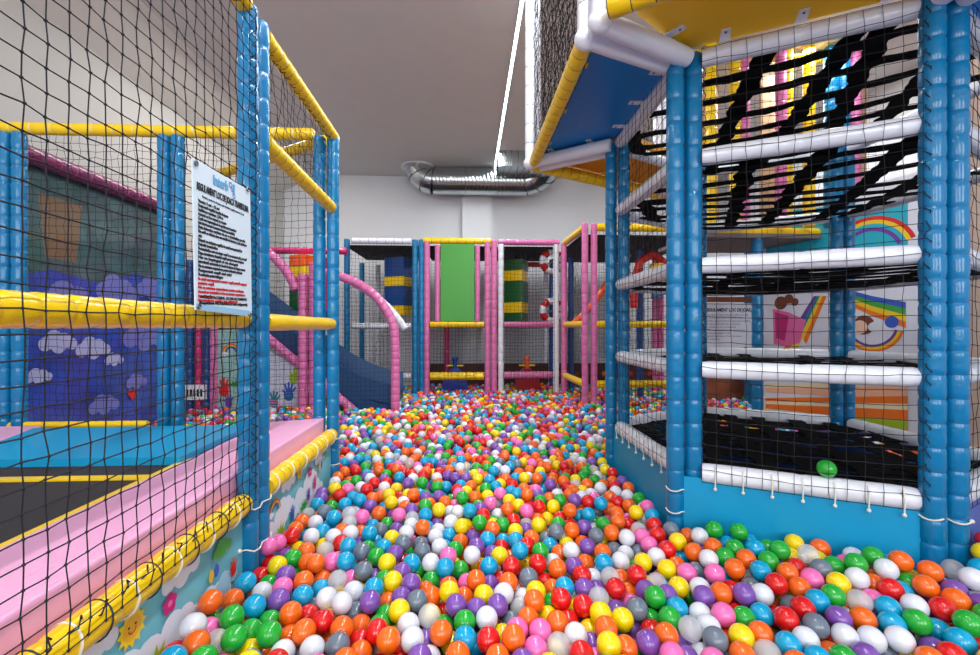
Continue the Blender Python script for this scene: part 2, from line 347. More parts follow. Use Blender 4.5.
# printed side panel in two lengths
def side_panel(y0, y1, which):
    b = MB(); b.box((XP - .012, y0, .02), (XP - .002, y1, EYE - .70), SKY)
    P = Print(b, V(XP - .002, 0, 0), (0, 1, 0), (0, 0, 1))
    if which == 0:
        for y, h, w_ in ((.70, -.83, .30), (.92, -.90, .3), (1.03, -.745, .16), (1.16, -.93, .34), (1.33, -.90, .22), (1.345, -.735, .17), (1.50, -.93, .22)): P.cloud(y, h, w_, CLOUD)
        P.cloud(1.58, -.90, .14, CLOUD2); P.sun(1.15, -.765, .05); P.sun(.72, -.77, .05)
        P.flower(1.288, -.79, .032, PR['magenta']); P.flower(.86, -.78, .03, PR['pink'], PR['magenta'])
        P.cloud(1.553, -.768, .11, PR['green']); P.disc(1.485, -.825, .018, PR['gold'], .8, 1.2); P.disc(1.515, -.822, .018, PR['blue'], .8, 1.2)
        P.leaf(1.23, -.93, .065, PR['lime']); P.hand(1.62, -.88, .035, PR['red']); P.leaf(.98, -.9, .06, PR['green'])
    else:
        for y, h, w_ in ((1.95, -.93, .26), (2.08, -.86, .22), (2.12, -.74, .16), (2.28, -.90, .26), (2.45, -.93, .3), (2.40, -.83, .2), (2.55, -.75, .16), (1.85, -.74, .12)): P.cloud(y, h, w_, CLOUD)
        P.rainbow(1.97, -.815, .055); P.cloud(1.93, -.82, .05, CLOUD); P.disc(1.876, -.828, .021, PR['red'], .8, 1.3)
        P.hand(2.157, -.915, .04, PR['blue']); P.sun(2.24, -.735, .034); P.flower(2.385, -.775, .03, PR['magenta']); P.leaf(2.015, -.945, .06, PR['lime'])
        P.hand(2.36, -.9, .035, PR['purple']); P.hand(2.45, -.87, .04, PR['magenta']); P.leaf(2.29, -.94, .06, PR['green']); P.hand(1.89, -.93, .04, PR['red'])
        P.disc(2.52, -.79, .018, PR['gold'], .8, 1.3); P.disc(2.55, -.79, .018, PR['blue'], .8, 1.3); P.leaf(2.62, -.76, .04, PR['green'])
    o = b.build('printed_panel', te); o['label'] = 'sky blue printed panel with clouds, suns, flowers and hand prints'
side_panel(.15, 1.70, 0); side_panel(1.87, 2.76, 1)

# trampoline
tr = thing('trampoline', 'black trampoline bed edged by pink and blue pads inside the netted enclosure', 'trampoline', V(-1.9, 1.4, -EYE))
BED = mat('trampoline_bed', (60, 57, 61), .85, bump=.8, bscale=260, spec=.2)
b = MB(); b.box((-3.0, -.2, EYE - .63), (-1.24, 2.1, EYE - .605), BED); b.build('bed', tr, smooth=False)
b = MB(); b.box((-1.29, .0, EYE - .606), (-1.245, 2.05, EYE - .596), YEL); b.box((-2.6, 1.79, EYE - .606), (-1.275, 1.83, EYE - .597), YEL); b.build('edge_strip', tr, smooth=False)
b = MB(); b.prism([(-.90, 0, EYE - .56), (-.90, 0, EYE - .67), (-1.25, 0, EYE - .64), (-1.25, 0, EYE - .585)], (0, 2.74, 0), PPAD); b.build('side_pad', tr, bevel=.012)['label'] = 'pale pink padded edge nearest the ball pit'
b = MB(); b.prism([(-2.22, 1.98, EYE - .62), (-1.27, 1.98, EYE - .62), (-1.27, 2.60, EYE - .615), (-2.44, 2.56, EYE - .615)], (0, 0, .05), BPAD)
b.build('back_pad', tr, bevel=.012)['label'] = 'blue padded edge at the far end'
b = MB(); b.prism([(-3.0, 1.2, EYE - .62), (-2.25, 1.96, EYE - .62), (-2.49, 2.66, EYE - .62), (-3.05, 2.66, EYE - .62)], (0, 0, .045), PPAD); b.build('side_pad', tr, bevel=.012)
b = MB(); b.box((-3.0, -.2, .02), (-.905, 2.72, EYE - .68), mat('dark_frame', (40, 42, 50), .6)); b.build('frame', tr, smooth=False)

# rules banner on the net
sg = thing('rules_banner', 'pale blue rules banner with black and red text tied to the net beside blue post', 'sign', V(-.800, 1.49, .05))
XS = -.800
b = MB()
A = [V(XS, 1.315, .052), V(XS, 1.645, .040), V(XS, 1.632, .500), V(XS, 1.300, .492)]
b.prism(A, (-.004, 0, 0), PAPER); b.build('banner', sg, smooth=False)
bn = [o for o in bpy.data.objects if o.name == 'banner'][0]
def line(txt, y, h, wd, size, m, bold=0.):
    t_ = text(txt, size, V(XS + .0012, y, h), (0, 1, .03), (0, 0, 1), m, sg, width=wd, bold=bold)
    t_.build('lettering', bn, smooth=False)
b = MB(); b.prism([V(XS + .0004, 1.318, .054), V(XS + .0004, 1.642, .043), V(XS + .0004, 1.632, .060), V(XS + .0004, 1.318, .072)], (.0004, 0, 0), PAPER2); b.build('blue_band', bn, smooth=False)
line('interb', 1.40, .450, .085, .042, mat('logo_blue', (95, 165, 210), .4), .002); line('ll', 1.513, .455, .012, .042, MATS['logo_blue'], .002)
b = MB()
for (y, h, r) in ((1.500, .478, .010), (1.508, .464, .006), (1.522, .446, .009)): P = Print(b, V(XS, 0, 0), (0, 1, 0), (0, 0, 1)); P.arc(y, h, r * .6, r, 0, 2 * math.pi, PR['blue'])
b.build('logo_circles', bn, smooth=False)
line('REGULAMENT LOC DE JOACA TRAMBULINA', 1.318, .408, .30, .030, INK, .0012)
line('Parinti, acest loc de joaca este destinat copiilor pana la 12 ani', 1.345, .390, .24, .011, INK)
body = [('Varsta: 3 ani - 12 ani', .11), ('Respectati regulile locului de joaca', .16), ('Inaltimea maxima 1,50 m', .13), ('Accesul se face numai cu sosete', .15),
        ('Copiii sunt supravegheati de parinti sau de insotitori', .21), ('Este interzis accesul cu mancare si bautura pe trambulina', .20),
        ('Este interzisa saritura de pe o trambulina pe alta', .27), ('Nu sariti cu obiecte dure sau ascutite in buzunare, chei, telefoane', .28), ('etc.', .02),
        ('Urmati cu strictete regulile; in cazul nerespectarii lor', .25), ('Folositi trambulina', .10), ('Pe trambulina sare un singur copil la un moment dat, pe rand', .28),
        ('Dupa terminarea timpului copiii parasesc zona de joaca', .26), ('Nu va impingeti si nu alergati', .22), ('Intretineti curatenia in locul de joaca si langa acesta', .27),
        ('Nu ne asumam raspunderea pentru obiectele pierdute', .25), ('Respectati copiii mai mici', .18), ('Va multumim pentru intelegere', .13)]
h = .372
for s_, wd in body: line(s_, 1.325, h, wd, .0125, INK, .0006); h -= .0128
for s_, wd in (('In cazul nerespectarii acestor reguli parintii raspund', .28), ('pentru copil', .08), ('Nu ne asumam raspunderea pentru accidente', .26), ('Accesul pe trambulina se face pe propria raspundere a', .27), ('insotitorilor', .08), ('Supravegherea copiilor este obligatorie', .22)):
    line(s_, 1.325, h, wd, .0125, INKR, .0006); h -= .0128
line('INTERZIS ACCESUL CU INCALTAMINTE', 1.335, .088, .27, .012, INK, .0006); line('(Respectarea PROGRAMULUI este obligatorie)', 1.33, .070, .28, .012, INK, .0006)
for (y, h_) in ((1.312, .480), (1.61, .498), (1.325, .062), (1.625, .046)):
    b = MB(); P_ = [V(XS + .004, y + .007 * math.cos(a), h_ + .007 * math.sin(a)) for a in [i * math.pi / 5 for i in range(11)]]; b.tube(P_, .0022, SEAM, 6)
    b.tube([V(XS + .004, y, h_), V(XS - .015, y - .008, h_ + .02)], .002, CORD, 5); b.build('eyelet', sg)

# ================================================================== HEXAGONAL CLIMBING TOWER
HV = [Vector(p) for p in ((.995, 2.885), (.985, 1.955), (1.776, 1.546), (2.58, 1.96), (2.58, 2.89), (1.78, 3.33))]
HW = [Vector(p) for p in ((.48, 3.25), (.495, 1.82), (1.76, .92), (3.1, 1.70), (3.1, 3.15), (1.78, 3.93))]
HC = sum(HV, Vector((0, 0))) / 6
tw = thing('climbing_tower', 'six-sided blue and white padded climbing tower with black strap webs at right', 'play structure', (HC.x, HC.y, 0))
LEV = [-.655, -.19, .28, .77, 1.215]
PO = [(.0, .0)] * 6
offs = [((-.03, .03), (.035, -.03)), ((-.039, 0), (.046, 0)), ((-.045, 0), (.05, .004)), ((0, -.043), (0, .043)), ((-.042, .0), (.043, 0)), ((-.043, 0), (.043, 0))]
for i, p in enumerate(HV):
    for dx, dy in offs[i]:
        pipe('post', [V(p.x + dx, p.y + dy, -EYE), V(p.x + dx, p.y + dy, TOP + .03)], BLUE if i in (0, 1, 2, 3) else BLUE, tw, TIEB, .0385, .104 if i != 2 else .09, 18)
for i in range(6):
    a, c = HV[i], HV[(i + 1) % 6]; d = (c - a).normalized(); n_ = Vector((d.y, -d.x))
    if (a + c).lerp(HC * 2, 0).dot(n_) < HC.dot(n_) * 2: n_ = -n_
    ea = .075; A2 = a + d * ea; C2 = c - d * ea
    for k, h in enumerate(LEV):
        pipe('beam', [V(A2.x, A2.y, h), V(C2.x, C2.y, h)], WHT, tw, WHT, .038 if k else .043, .4 if i in (1,) else .12, 16, label='white beam')
    no = n_ * .046
    if i in (0, 1, 2): net(V(A2.x + no.x, A2.y + no.y, LEV[0] - .03), (d.x, d.y, 0), (0, 0, 1), (C2 - A2).length, 1.92, .056, .00135, tw, jit=.06, knot=2.3)
    # vinyl skirt below the lowest beam
    if i in (0, 1, 2, 5):
        b = MB(); q = no * .6; a = a + d * (.1 if i == 2 else 0); P3 = [V(a.x + q.x, a.y + q.y, -EYE + .02), V(c.x + q.x, c.y + q.y, -EYE + .02), V(c.x + q.x, c.y + q.y, LEV[0] - .02), V(a.x + q.x, a.y + q.y, LEV[0] - .02)]
        b.prism(P3, (-n_.x * .008, -n_.y * .008, 0), PANELB if i != 2 else mat('purple_print', (90, 110, 190), .45, var=.25)); b.build('skirt_panel', tw, smooth=False)
    if i in (0, 1):
        for s_ in range(7):
            f = (s_ + .5) / 7; x = A2.x + (C2.x - A2.x) * f + no.x; y = A2.y + (C2.y - A2.y) * f + no.y
            b = MB(); b.tube([V(x - no.x * .2, y - no.y * .2, LEV[0] + .04), V(x + no.x * .1, y + no.y * .1, LEV[0]), V(x, y, LEV[0] - .035), V(x, y, LEV[0] - .052)], .0028, TIEW, 6)
            b.ball(V(x, y, LEV[0] - .054), .0075, TIEW, 8, 6); b.build('rope_tie', tw)
# ropes around the two front posts
for (i, hs) in ((1, (-.73, -.83)), (2, (-.70, -.89))):
    p = HV[i]; (ax, ay), (bx, by) = offs[i]
    for h in hs:
        b = MB(); pts = []; fa = math.degrees(math.atan2(-p.y, -p.x))
        for (cx, a0, a1) in ((p.x + ax, fa - 75, fa + 45), (p.x + bx, fa - 45, fa + 75)):
            for k in range(7):
                a = math.radians(a0 + (a1 - a0) * k / 6); pts.append(V(cx + .0405 * math.cos(a), p.y + .0405 * math.sin(a), h - .010 * math.sin(math.pi * k / 6) - (.012 if cx > p.x else 0)))
        b.tube(pts, .0030, TIEW, 6); b.ball(pts[-1], .008, TIEW, 8, 6); b.build('rope_tie', tw)
for i in (0, 1, 2):
    (dx, dy) = offs[i][1] if i < 2 else offs[i][0]; ex, ey = ((.022, -.032), (.036, -.022), (-.036, -.016))[i]
    lace([V(HV[i].x + dx + ex, HV[i].y + dy + ey, -.66), V(HV[i].x + dx + ex, HV[i].y + dy + ey, 1.2)], .007, tw, sp=.016)
def in_hex(x, y, m=0.):
    for i in range(6):
        a, c = HV[i], HV[(i + 1) % 6]; d = (c - a).normalized(); nn = Vector((-d.y, d.x))
        if (Vector((x, y)) - a).dot(nn) < m: return False
    return True
sgn = 1
if not in_hex(HC.x, HC.y): HV_ = HV[::-1]
else: HV_ = HV
def in_hex(x, y, m=0.):
    for i in range(6):
        a, c = HV_[i], HV_[(i + 1) % 6]; d = (c - a).normalized(); nn = Vector((-d.y, d.x))
        if (Vector((x, y)) - a).dot(nn) < m: return False
    return True
# strap webs: two crossing sets of wide elastic straps, parallel and square to the front face
fu = (HV[2] - HV[1]).normalized(); fv = Vector((-fu.y, fu.x))
if fv.y < 0: fv = -fv
def web(h, spu, spv, wu, wv, seed):
    rnd = random.Random(seed)
    def strap(p, d, w_, name='strap'):
        N = 120; ins = [k for k in range(-N, N) if in_hex(p.x + d.x * k * .02, p.y + d.y * k * .02, .012)]
        if len(ins) < 8: return
        b = MB(); e = Vector((-d.y, d.x)); vs = []; bend = rnd.uniform(-.03, .03); wob = rnd.uniform(0, 6)
        for j, k in enumerate(ins):
            f = j / (len(ins) - 1); c = p + d * k * .02 + e * (bend * math.sin(math.pi * f) + .006 * math.sin(k * .5 + wob))
            hw = w_ * .5 * (1 + .16 * math.sin(k * .55 + wob * 3) + .08 * math.sin(k * 1.7 + wob)); hw2 = w_ * .5 * (1 + .16 * math.sin(k * .47 + wob * 5) + .08 * math.sin(k * 1.3)); z = h - .02 * math.sin(math.pi * f) + (.006 if name == 'strap' else 0)
            for s_, q in ((1, hw), (-1, hw2)):
                for dz in (.003, -.003): vs.append(V(c.x + e.x * q * s_, c.y + e.y * q * s_, z + dz))
        fs = []
        for j in range(len(ins) - 1):
            o = j * 4
            fs += [(o, o + 2, o + 6, o + 4), (o + 1, o + 5, o + 7, o + 3), (o, o + 4, o + 5, o + 1), (o + 2, o + 3, o + 7, o + 6)]
        b.add(vs, fs, STRAP); b.build('strap', tw, smooth=False)
    k = -.75
    while k < .8:
        c = HC + fu * (k + rnd.uniform(-.03, .03)); a_ = rnd.uniform(-.1, .1); strap(c, (fv + fu * a_).normalized(), wu); k += spu
    k = -.82
    while k < .85:
        c = HC + fv * (k + rnd.uniform(-.03, .03)); a_ = rnd.uniform(-.17, .10); strap(c, (fu + fv * a_).normalized(), wv, 's'); k += spv
web(1.20, .27, .20, .085, .064, 1); web(.755, .27, .17, .08, .06, 2); web(.265, .25, .12, .07, .065, 3); web(-.205, .24, .11, .07, .065, 4); web(-.665, .20, .098, .085, .074, 5)
MATB = mat('tower_floor_mat', (15, 95, 190), .6)
b = MB(); c_ = [V(HC.x + (p.x - HC.x) * .93, HC.y + (p.y - HC.y) * .93, -.80) for p in HV]; b.prism(c_ if HV_ is HV else c_[::-1], (0, 0, .05), MATB); b.build('floor_mat', tw, smooth=False)

# upper gallery: trapezoid decks that stick out around the tower top
gt = thing('upper_gallery', 'overhanging upper walkway with blue and yellow undersides around the climbing tower top', 'play structure', (HC.x, HC.y, EYE + TOP))
UB = vinyl('blue_deck_vinyl', (0, 132, 215), rough=.4, coat=.1, bump=.2, bscale=3.); UY = vinyl('yellow_deck_vinyl', (250, 196, 0), rough=.5, coat=0., bump=.1, bscale=3.)
UO = vinyl('amber_deck_vinyl', (225, 150, 10), rough=.5, coat=0., bump=.1, bscale=3.)
HG = TOP + .055
def lerp2(a, b, t): return a + (b - a) * t
W1B = Vector((.53, 1.63)); W2B = Vector((1.76, .87))
for (i, j, m_) in ((0, 1, UB), (1, 2, UY), (5, 0, UO), (2, 3, UB)):
    a, c, A_, C_ = HV[i], HV[j], HW[i], HW[j]
    if i == 1: A_, C_ = W1B, W2B
    P4 = [V(a.x, a.y, HG), V(c.x, c.y, HG), V(C_.x, C_.y, HG), V(A_.x, A_.y, HG)]
    b = MB(); b.prism(P4, (0, 0, .05), m_); pn = b.build('deck_panel', gt, smooth=False); pn['label'] = {UB: 'blue', UY: 'yellow', UO: 'amber yellow'}[m_] + ' underside panel'
    pipe('beam', [V(A_.x, A_.y, TOP), V(C_.x, C_.y, TOP)], YEL, gt, TIE, .045 if (i, j) != (0, 1) else .04, .085, 18)
    # fastening tabs along the edges
    mid = sum((Vector((p.x, p.y)) for p in P4), Vector((0, 0))) / 4
    for (p, q, n2) in ((P4[1], P4[2], 2), (P4[3], P4[0], 2), (P4[0], P4[1], 3), (P4[2], P4[3], 3)):
        for s_ in range(n2):
            f = (s_ + .6) / (n2 + .2); x = p.x + (q.x - p.x) * f; y = p.y + (q.y - p.y) * f; d = Vector((q.x - p.x, q.y - p.y)).normalized()
            e = Vector((-d.y, d.x)); e = e if (mid - Vector((x, y))).dot(e) > 0 else -e
            outer = p is P4[2]
            w0 = .05 if not outer else .035; w1 = .085 if not outer else .085; hz = HG - .004
            b = MB(); b.prism([V(x + d.x * .022, y + d.y * .022, hz), V(x - d.x * .022, y - d.y * .022, hz), V(x - d.x * .018 + e.x * w1, y - d.y * .018 + e.y * w1, hz), V(x + d.x * .018 + e.x * w1, y + d.y * .018 + e.y * w1, hz)], (0, 0, .0035), YEL if outer else WHT)
            b.ball(V(x + e.x * (w1 - .02), y + e.y * (w1 - .02), hz), .006, SEAM, 8, 6); b.build('fastening_tab', pn, smooth=False)
for i in (0, 1, 2, 5):
    a, A_ = HV[i], HW[i]; d = (a - A_).normalized(); e = Vector((-d.y, d.x)) * .046
    for s_ in (-1, 1):
        q0 = Vector((A_.x + e.x * s_, A_.y + e.y * s_)); q1 = Vector((a.x + e.x * s_ - d.x * .03, a.y + e.y * s_ - d.y * .03))
        if i == 1: q0, q1 = (HW[1] + Vector((0, -.01)), Vector((.945, 1.985))) if s_ < 0 else (Vector((.525, 1.715)), Vector((.985, 1.925)))
        pipe('radial_beam', [V(q0.x, q0.y, TOP), V(q1.x, q1.y, TOP)], WHT, gt, WHT, .043, .5, 18, label='white beam')
    for s_ in (-1, 1):
        q0 = Vector((A_.x + e.x * s_, A_.y + e.y * s_))
        if i == 1: q0 = HW[1] + Vector((.0, -.0)) if s_ < 0 else Vector((.525, 1.715))
        b = MB(); b.ball(V(q0.x, q0.y, TOP), .046, WHT, 18, 12, (1.1, 1, 1)); b.build('corner_cap', gt)
        pipe('post', [V(q0.x, q0.y, TOP), V(q0.x, q0.y, 2.62)], WHT, gt, TIE, .038, .14, 16, label='white post')
d = (HW[0] - HW[1]); net(V(HW[1].x - .0, HW[1].y + .04, TOP + .02), (d.x, d.y, 0), (0, 0, 1), d.length - .08, 1.4, .052, .0017, gt, jit=.12)
net(V(HW[1].x + .06, HW[1].y + .15, TOP + .03), (d.x, d.y, 0), (0, 0, 1), d.length - .2, 1.4, .055, .0017, gt, jit=.12)
d = (HW[5] - HW[0]); net(V(HW[0].x, HW[0].y, TOP + .02), (d.x, d.y, 0), (0, 0, 1), d.length - .08, 1.4, .055, .0016, gt, jit=.15)
WOOD = mat('beige_gallery_wall', (190, 160, 130), .6)

# green ball caught behind the front net
def ball_mesh(nu=28, nv=18, r=.035):
    b = MB(); b.ball((0, 0, 0), r, None, nu, nv); return b

# ================================================================== BACK ROW OF PLAY BAYS
YF = 6.10; K = YF / 435
SY, CY = math.sin(math.radians(2.76)), math.cos(math.radians(2.76))
def X(px, Y=YF):
    t_ = (px - 490) / 435; return Y * (SY + t_ * CY) / (CY - t_ * SY)
def Hh(py, Y=YF): return (328 - py) * Y / 435
fr = .042
def bay(label, loc): return thing('play_bay', label, 'play structure', loc)
def P_(parent, px, m, Y=YF, top=TOP, tie=None, r=fr, bot=-EYE): return pipe('post', [V(X(px, Y) , Y, bot), V(X(px, Y), Y, top)], m, parent, tie or TIEB, r, .12, 12)
def B_(parent, x0, x1, h, m, Y=YF, r=fr, tie=None, gap=.12, Y1=None): return pipe('beam', [V(x0, Y, h), V(x1, Y1 or Y, h)], m, parent, tie or TIE, r, gap, 12)
DARK = mat('black_canopy_fabric', (22, 16, 16), .9); GREYN = mat('grey_net_cord', (90, 90, 105), .8); DARKB = mat('dark_brown_print', (70, 35, 28), .6, var=.5)
def canopy(parent, x0, x1, y0=YF + .05, y1=7.4, h=1.13):
    b = MB(); b.box((x0, y0, EYE + h), (x1, y1, EYE + h + .02), DARK); b.build('canopy', parent, smooth=False)
# bay A: slide
A_ = bay('blue post play bay with white top beam behind the dark blue slide', V(X(385), YF, -EYE))
P_(A_, 347, BLUE); P_(A_, 415, DBLUE if 0 else BLUE); P_(A_, 421.5, BLUE); B_(A_, X(352), X(411), 1.20, WHT); B_(A_, X(352), X(411), .02, WHT); B_(A_, X(352), X(411), -.68, WHT)
canopy(A_, X(345), X(420)); P_(A_, 362, BLUE, 7.2, 1.05); P_(A_, 378, WHT, 7.4, 1.05); net(V(X(349), YF - .05, -.9), (1, 0, 0), (0, 0, 1), X(413) - X(349), 2.05, .05, .0018, A_, knot=0)
net(V(X(349), 7.3, -.9), (1, 0, 0), (0, 0, 1), X(423) - X(349), 2.0, .055, .0015, A_, knot=0, m=GREYN)
# bay B: green panel
Bb = bay('pink framed play bay holding the tall plain green panel, yellow beams across', V(X(457), YF, -EYE))
P_(Bb, 427, PINK, tie=TIEP); P_(Bb, 487.5, PINK, tie=TIEP); P_(Bb, 494, PINK, tie=PINK); P_(Bb, 437.5, PINK, top=1.15, bot=.08, tie=TIEP, r=.036); P_(Bb, 477.5, PINK, top=1.15, bot=.08, tie=TIEP, r=.036)
B_(Bb, X(423), X(491), 1.21, YEL); B_(Bb, X(430), X(484), .04, YEL); B_(Bb, X(430), X(484), -.68, YEL, r=.055)
b = MB(); b.box((X(440.5), YF - .02, EYE + .085), (X(474.5), YF + .02, EYE + 1.17), mat('plain_green_vinyl', (58, 152, 42), .35, bump=.1, bscale=3)); b.build('green_panel', Bb, smooth=False, bevel=.006)
canopy(Bb, X(424), X(492)); P_(Bb, 447, MAG, 7.0, 1.05); net(V(X(430), YF - .05, -.9), (1, 0, 0), (0, 0, 1), X(484) - X(430), .95, .05, .0018, Bb, knot=0)
net(V(X(424), 7.3, -.7), (1, 0, 0), (0, 0, 1), X(492) - X(424), 1.8, .05, .0017, Bb, knot=0, m=GREYN)
b = MB(); b.box((X(424), 7.0, 0.02), (X(492), 7.03, EYE - .58), DARKB)
P = Print(b, V(X(424), 7.0, 0), (1, 0, 0), (0, 0, 1))
for i in range(7): P.star(.08 + .14 * i, -.75, .06, PR['orange'] if i % 2 else PR['red'], 6, .4)
b.build('low_back_panel', Bb)
# bay C
Cc = bay('play bay between two white posts with pink beams and a green padded pillar', V(X(530), YF, -EYE))
P_(Cc, 501, WHT, top=1.17, tie=TIEW); P_(Cc, 556, WHT, top=1.17, tie=TIEW); B_(Cc, X(498), X(559), 1.20, PINK, tie=TIEP); B_(Cc, X(504), X(552), .04, PINK, tie=TIEP); B_(Cc, X(504), X(552), -.67, PINK, tie=WHT, r=.05)
canopy(Cc, X(498), X(559)); P_(Cc, 546, WHT, 7.2, 1.02); P_(Cc, 552, DBLUE, 6.5, 1.02); B_(Cc, X(504), X(556), 1.02, RED, 7.0)
net(V(X(503), YF - .05, -.9), (1, 0, 0), (0, 0, 1), X(554) - X(503), 2.05, .05, .0018, Cc, knot=0)
net(V(X(500), 7.3, -.7), (1, 0, 0), (0, 0, 1), X(559) - X(500), 1.8, .05, .0017, Cc, knot=0, m=GREYN)
b = MB(); b.box((X(497), 7.0, 0.02), (X(560), 7.03, EYE - .58), DARKB)
P = Print(b, V(X(497), 7.0, 0), (1, 0, 0), (0, 0, 1))
for i in range(6): P.star(.1 + .15 * i, -.75, .06, PR['orange'] if i % 2 else PR['gold'], 6, .4)
b.build('low_back_panel', Cc)
# bay D: corner
YD = 5.15
Dd = bay('corner play bay with twin pink front posts and yellow beams beside the climbing tower', V(1.43, YD, -EYE))
P_(Dd, 564, PINK, top=1.18, tie=TIEP); P_(Dd, 585, PINK, YD, TOP + .03, tie=TIEP, r=.04); P_(Dd, 594, PINK, YD, TOP + .02, tie=TIEP, r=.04)
for h, r_ in ((1.20, .045), (.04, .042), (-.68, .045)):
    pipe('beam', [V(X(565), YF, h), V(X(585, YD), YD + .04, h)], YEL, Dd, YEL, r_, .3, 12); pipe('beam', [V(X(596, YD), YD, h), V(2.75, YD, h)], YEL, Dd, TIE if h > 1 else YEL, r_, .14, 12)
canopy(Dd, 1.38, 3.0, YD + .12, 7.4, 1.12)
for px, y_, m_ in ((571, 6.3, DBLUE), (640, 5.6, DBLUE), (655, 6.2, PINK), (661, 6.2, PINK), (748, 5.2, BLUE), (765, 5.2, BLUE), (772, 5.2, BLUE)): P_(Dd, px, m_, y_, 1.02 if px < 700 else 1.18)
net(V(X(598, YD), YD - .05, -.9), (1, 0, 0), (0, 0, 1), 1.25, 2.05, .055, .0016, Dd, knot=0)
net(V(X(567), YF, -.9), (X(585, YD) - X(567), YD - YF, 0), (0, 0, 1), .93, 2.05, .055, .0014, Dd, knot=0)
net(V(1.3, 7.3, -.7), (1, 0, 0), (0, 0, 1), 1.9, 1.8, .05, .0017, Dd, knot=0, m=GREYN)
b = MB(); b.box((1.35, 7.0, 0.02), (3.1, 7.03, EYE - .58), DARKB)
P = Print(b, V(1.35, 7.0, 0), (1, 0, 0), (0, 0, 1))
for i in range(11): P.star(.1 + .15 * i, -.75, .06, PR['orange'] if i % 2 else PR['red'], 6, .4)
b.build('low_back_panel', Dd)
# orange tube and red arch inside bay D
b = MB(); b.pad([V(1.36, 5.7, .02), V(1.62, 5.7, .28), V(1.95, 5.7, .74), V(2.12, 5.7, .98)], .045, ORG, ORG, .2, 12); tag(b.build('padded_tube'), 'orange padded tube slanting up behind the twin pink posts', 'tube')
b = MB(); pts = [V(2.12, 5.5, .25), V(2.12, 5.5, .6), V(2.2, 5.5, .85), V(2.36, 5.5, .95), V(2.5, 5.5, .85), V(2.66, 5.5, .6), V(2.74, 5.5, .45)]
b.pad(pts, .05, RED, RED, .2, 12); tag(b.build('padded_arch'), 'red padded arch seen through the left side of the climbing tower', 'arch')
b = MB(); b.tube([V(2.42, 5.5, .5), V(2.42, 5.5, .82)], .09, YEL, 6); b.tube([V(2.42, 5.5, .38), V(2.42, 5.5, .5)], .07, BLUE, 6); b.tube([V(2.42, 5.5, .82), V(2.42, 5.5, .98)], .01, CORD, 6)
tag(b.build('hanging_bag'), 'small yellow and blue hanging bag under the red arch', 'punching bag')

# hanging padded pillars: square bags with two colours of bands
def pillar(x, y, w_, h0, h1, cols, label, turn=.5):
    t = thing('padded_pillar', label, 'punching bag', V(x, y, h0), 'banded padded pillars hanging in the play bays')
    n_ = len(cols); dh = (h1 - h0) / n_; runs = []
    for k, m in enumerate(cols):
        if runs and runs[-1][0] is m: runs[-1][2] = k + 1
        else: runs.append([m, k, k + 1])
    for m, k0, k1 in runs:
        b = MB(); c, s_ = math.cos(turn) * w_ * .72, math.sin(turn) * w_ * .72
        za, zb = h0 + dh * k0, h0 + dh * k1
        q = [V(x + c, y + s_, za + .003), V(x - s_, y + c, za + .003), V(x - c, y - s_, za + .003), V(x + s_, y - c, za + .003)]
        b.prism(q, (0, 0, zb - za - .006), m); b.build('band', t, smooth=False, bevel=.01)
    b = MB(); b.tube([V(x, y, h1 - .01), V(x, y, h1 + (1.07 - h1 if h1 < 1.05 else .02))], .012, CORD, 8); b.build('strap', t)
pillar(X(400, 6.5), 6.5, .32, -.02 + .2, 1.02, [YEL, DBLUE, DBLUE, YEL, DBLUE, DBLUE][:6], 'blue and yellow banded padded pillar left of the green panel', .35)
pillar(X(515.5, 6.5), 6.5, .30, .06, 1.0, [DGRN, YEL, DGRN, DGRN, YEL, DGRN], 'green and yellow banded padded pillar right of the green panel', .35)
# striped rings
def ring(x, y, h, label):
    b = MB(); R_, r_ = .145, .05; n_ = 28
    for k in range(n_):
        a0 = 2 * math.pi * k / n_; a1 = 2 * math.pi * (k + 1) / n_
        f = lambda a: V(x + R_ * math.cos(a), y + .25 * R_ * math.cos(a), h + R_ * math.sin(a))
        b.tube([f(a0), f(a1)], r_, RED if (k // 3) % 2 else WHT, 12, cap=False)
    b.tube([V(x, y, h), V(x, y + .3, h)], .02, STEEL, 8); return tag(b.build('striped_ring'), label, 'ring', 'striped rings beside the white post')
ring(X(552, 6.3), 6.3, .96, 'red and white striped ring in the white post bay, upper of two')
ring(X(552, 6.3), 6.3, .24, 'red and white striped ring in the white post bay, lower of two')
# small rocking seats standing low in bays B and C
def rocker(x, y, m, m2, label):
    t = thing('rocking_seat', label, 'ride-on toy', V(x, y, -EYE), 'rocking seats low in the back bays')
    b = MB(); b.prism([V(x - .22, y - .1, -1.05), V(x + .22, y - .1, -1.05), V(x + .16, y - .1, -.72), V(x + .05, y - .1, -.60), V(x - .05, y - .1, -.60), V(x - .16, y - .1, -.72)], (0, .2, 0), m); b.build('body', t, bevel=.02, smooth=False)
    b = MB(); b.tube([V(x, y, -.62), V(x, y, -.46)], .035, m2, 12); b.ball(V(x, y, -.46), .05, m2, 12, 8, (1, 1, .8)); b.build('head', t)
    b = MB(); b.tube([V(x - .12, y, -.56), V(x + .12, y, -.56)], .014, YEL, 8); b.build('handle', t)
rocker(X(455, 6.4), 6.4, vinyl('royal_blue_vinyl', (20, 60, 170)), DBLUE, 'blue rocking seat half sunk in balls below the green panel')
rocker(X(527, 6.4), 6.4, vinyl('crimson_vinyl', (170, 15, 40)), ORG, 'red rocking seat half sunk in balls between the white posts')

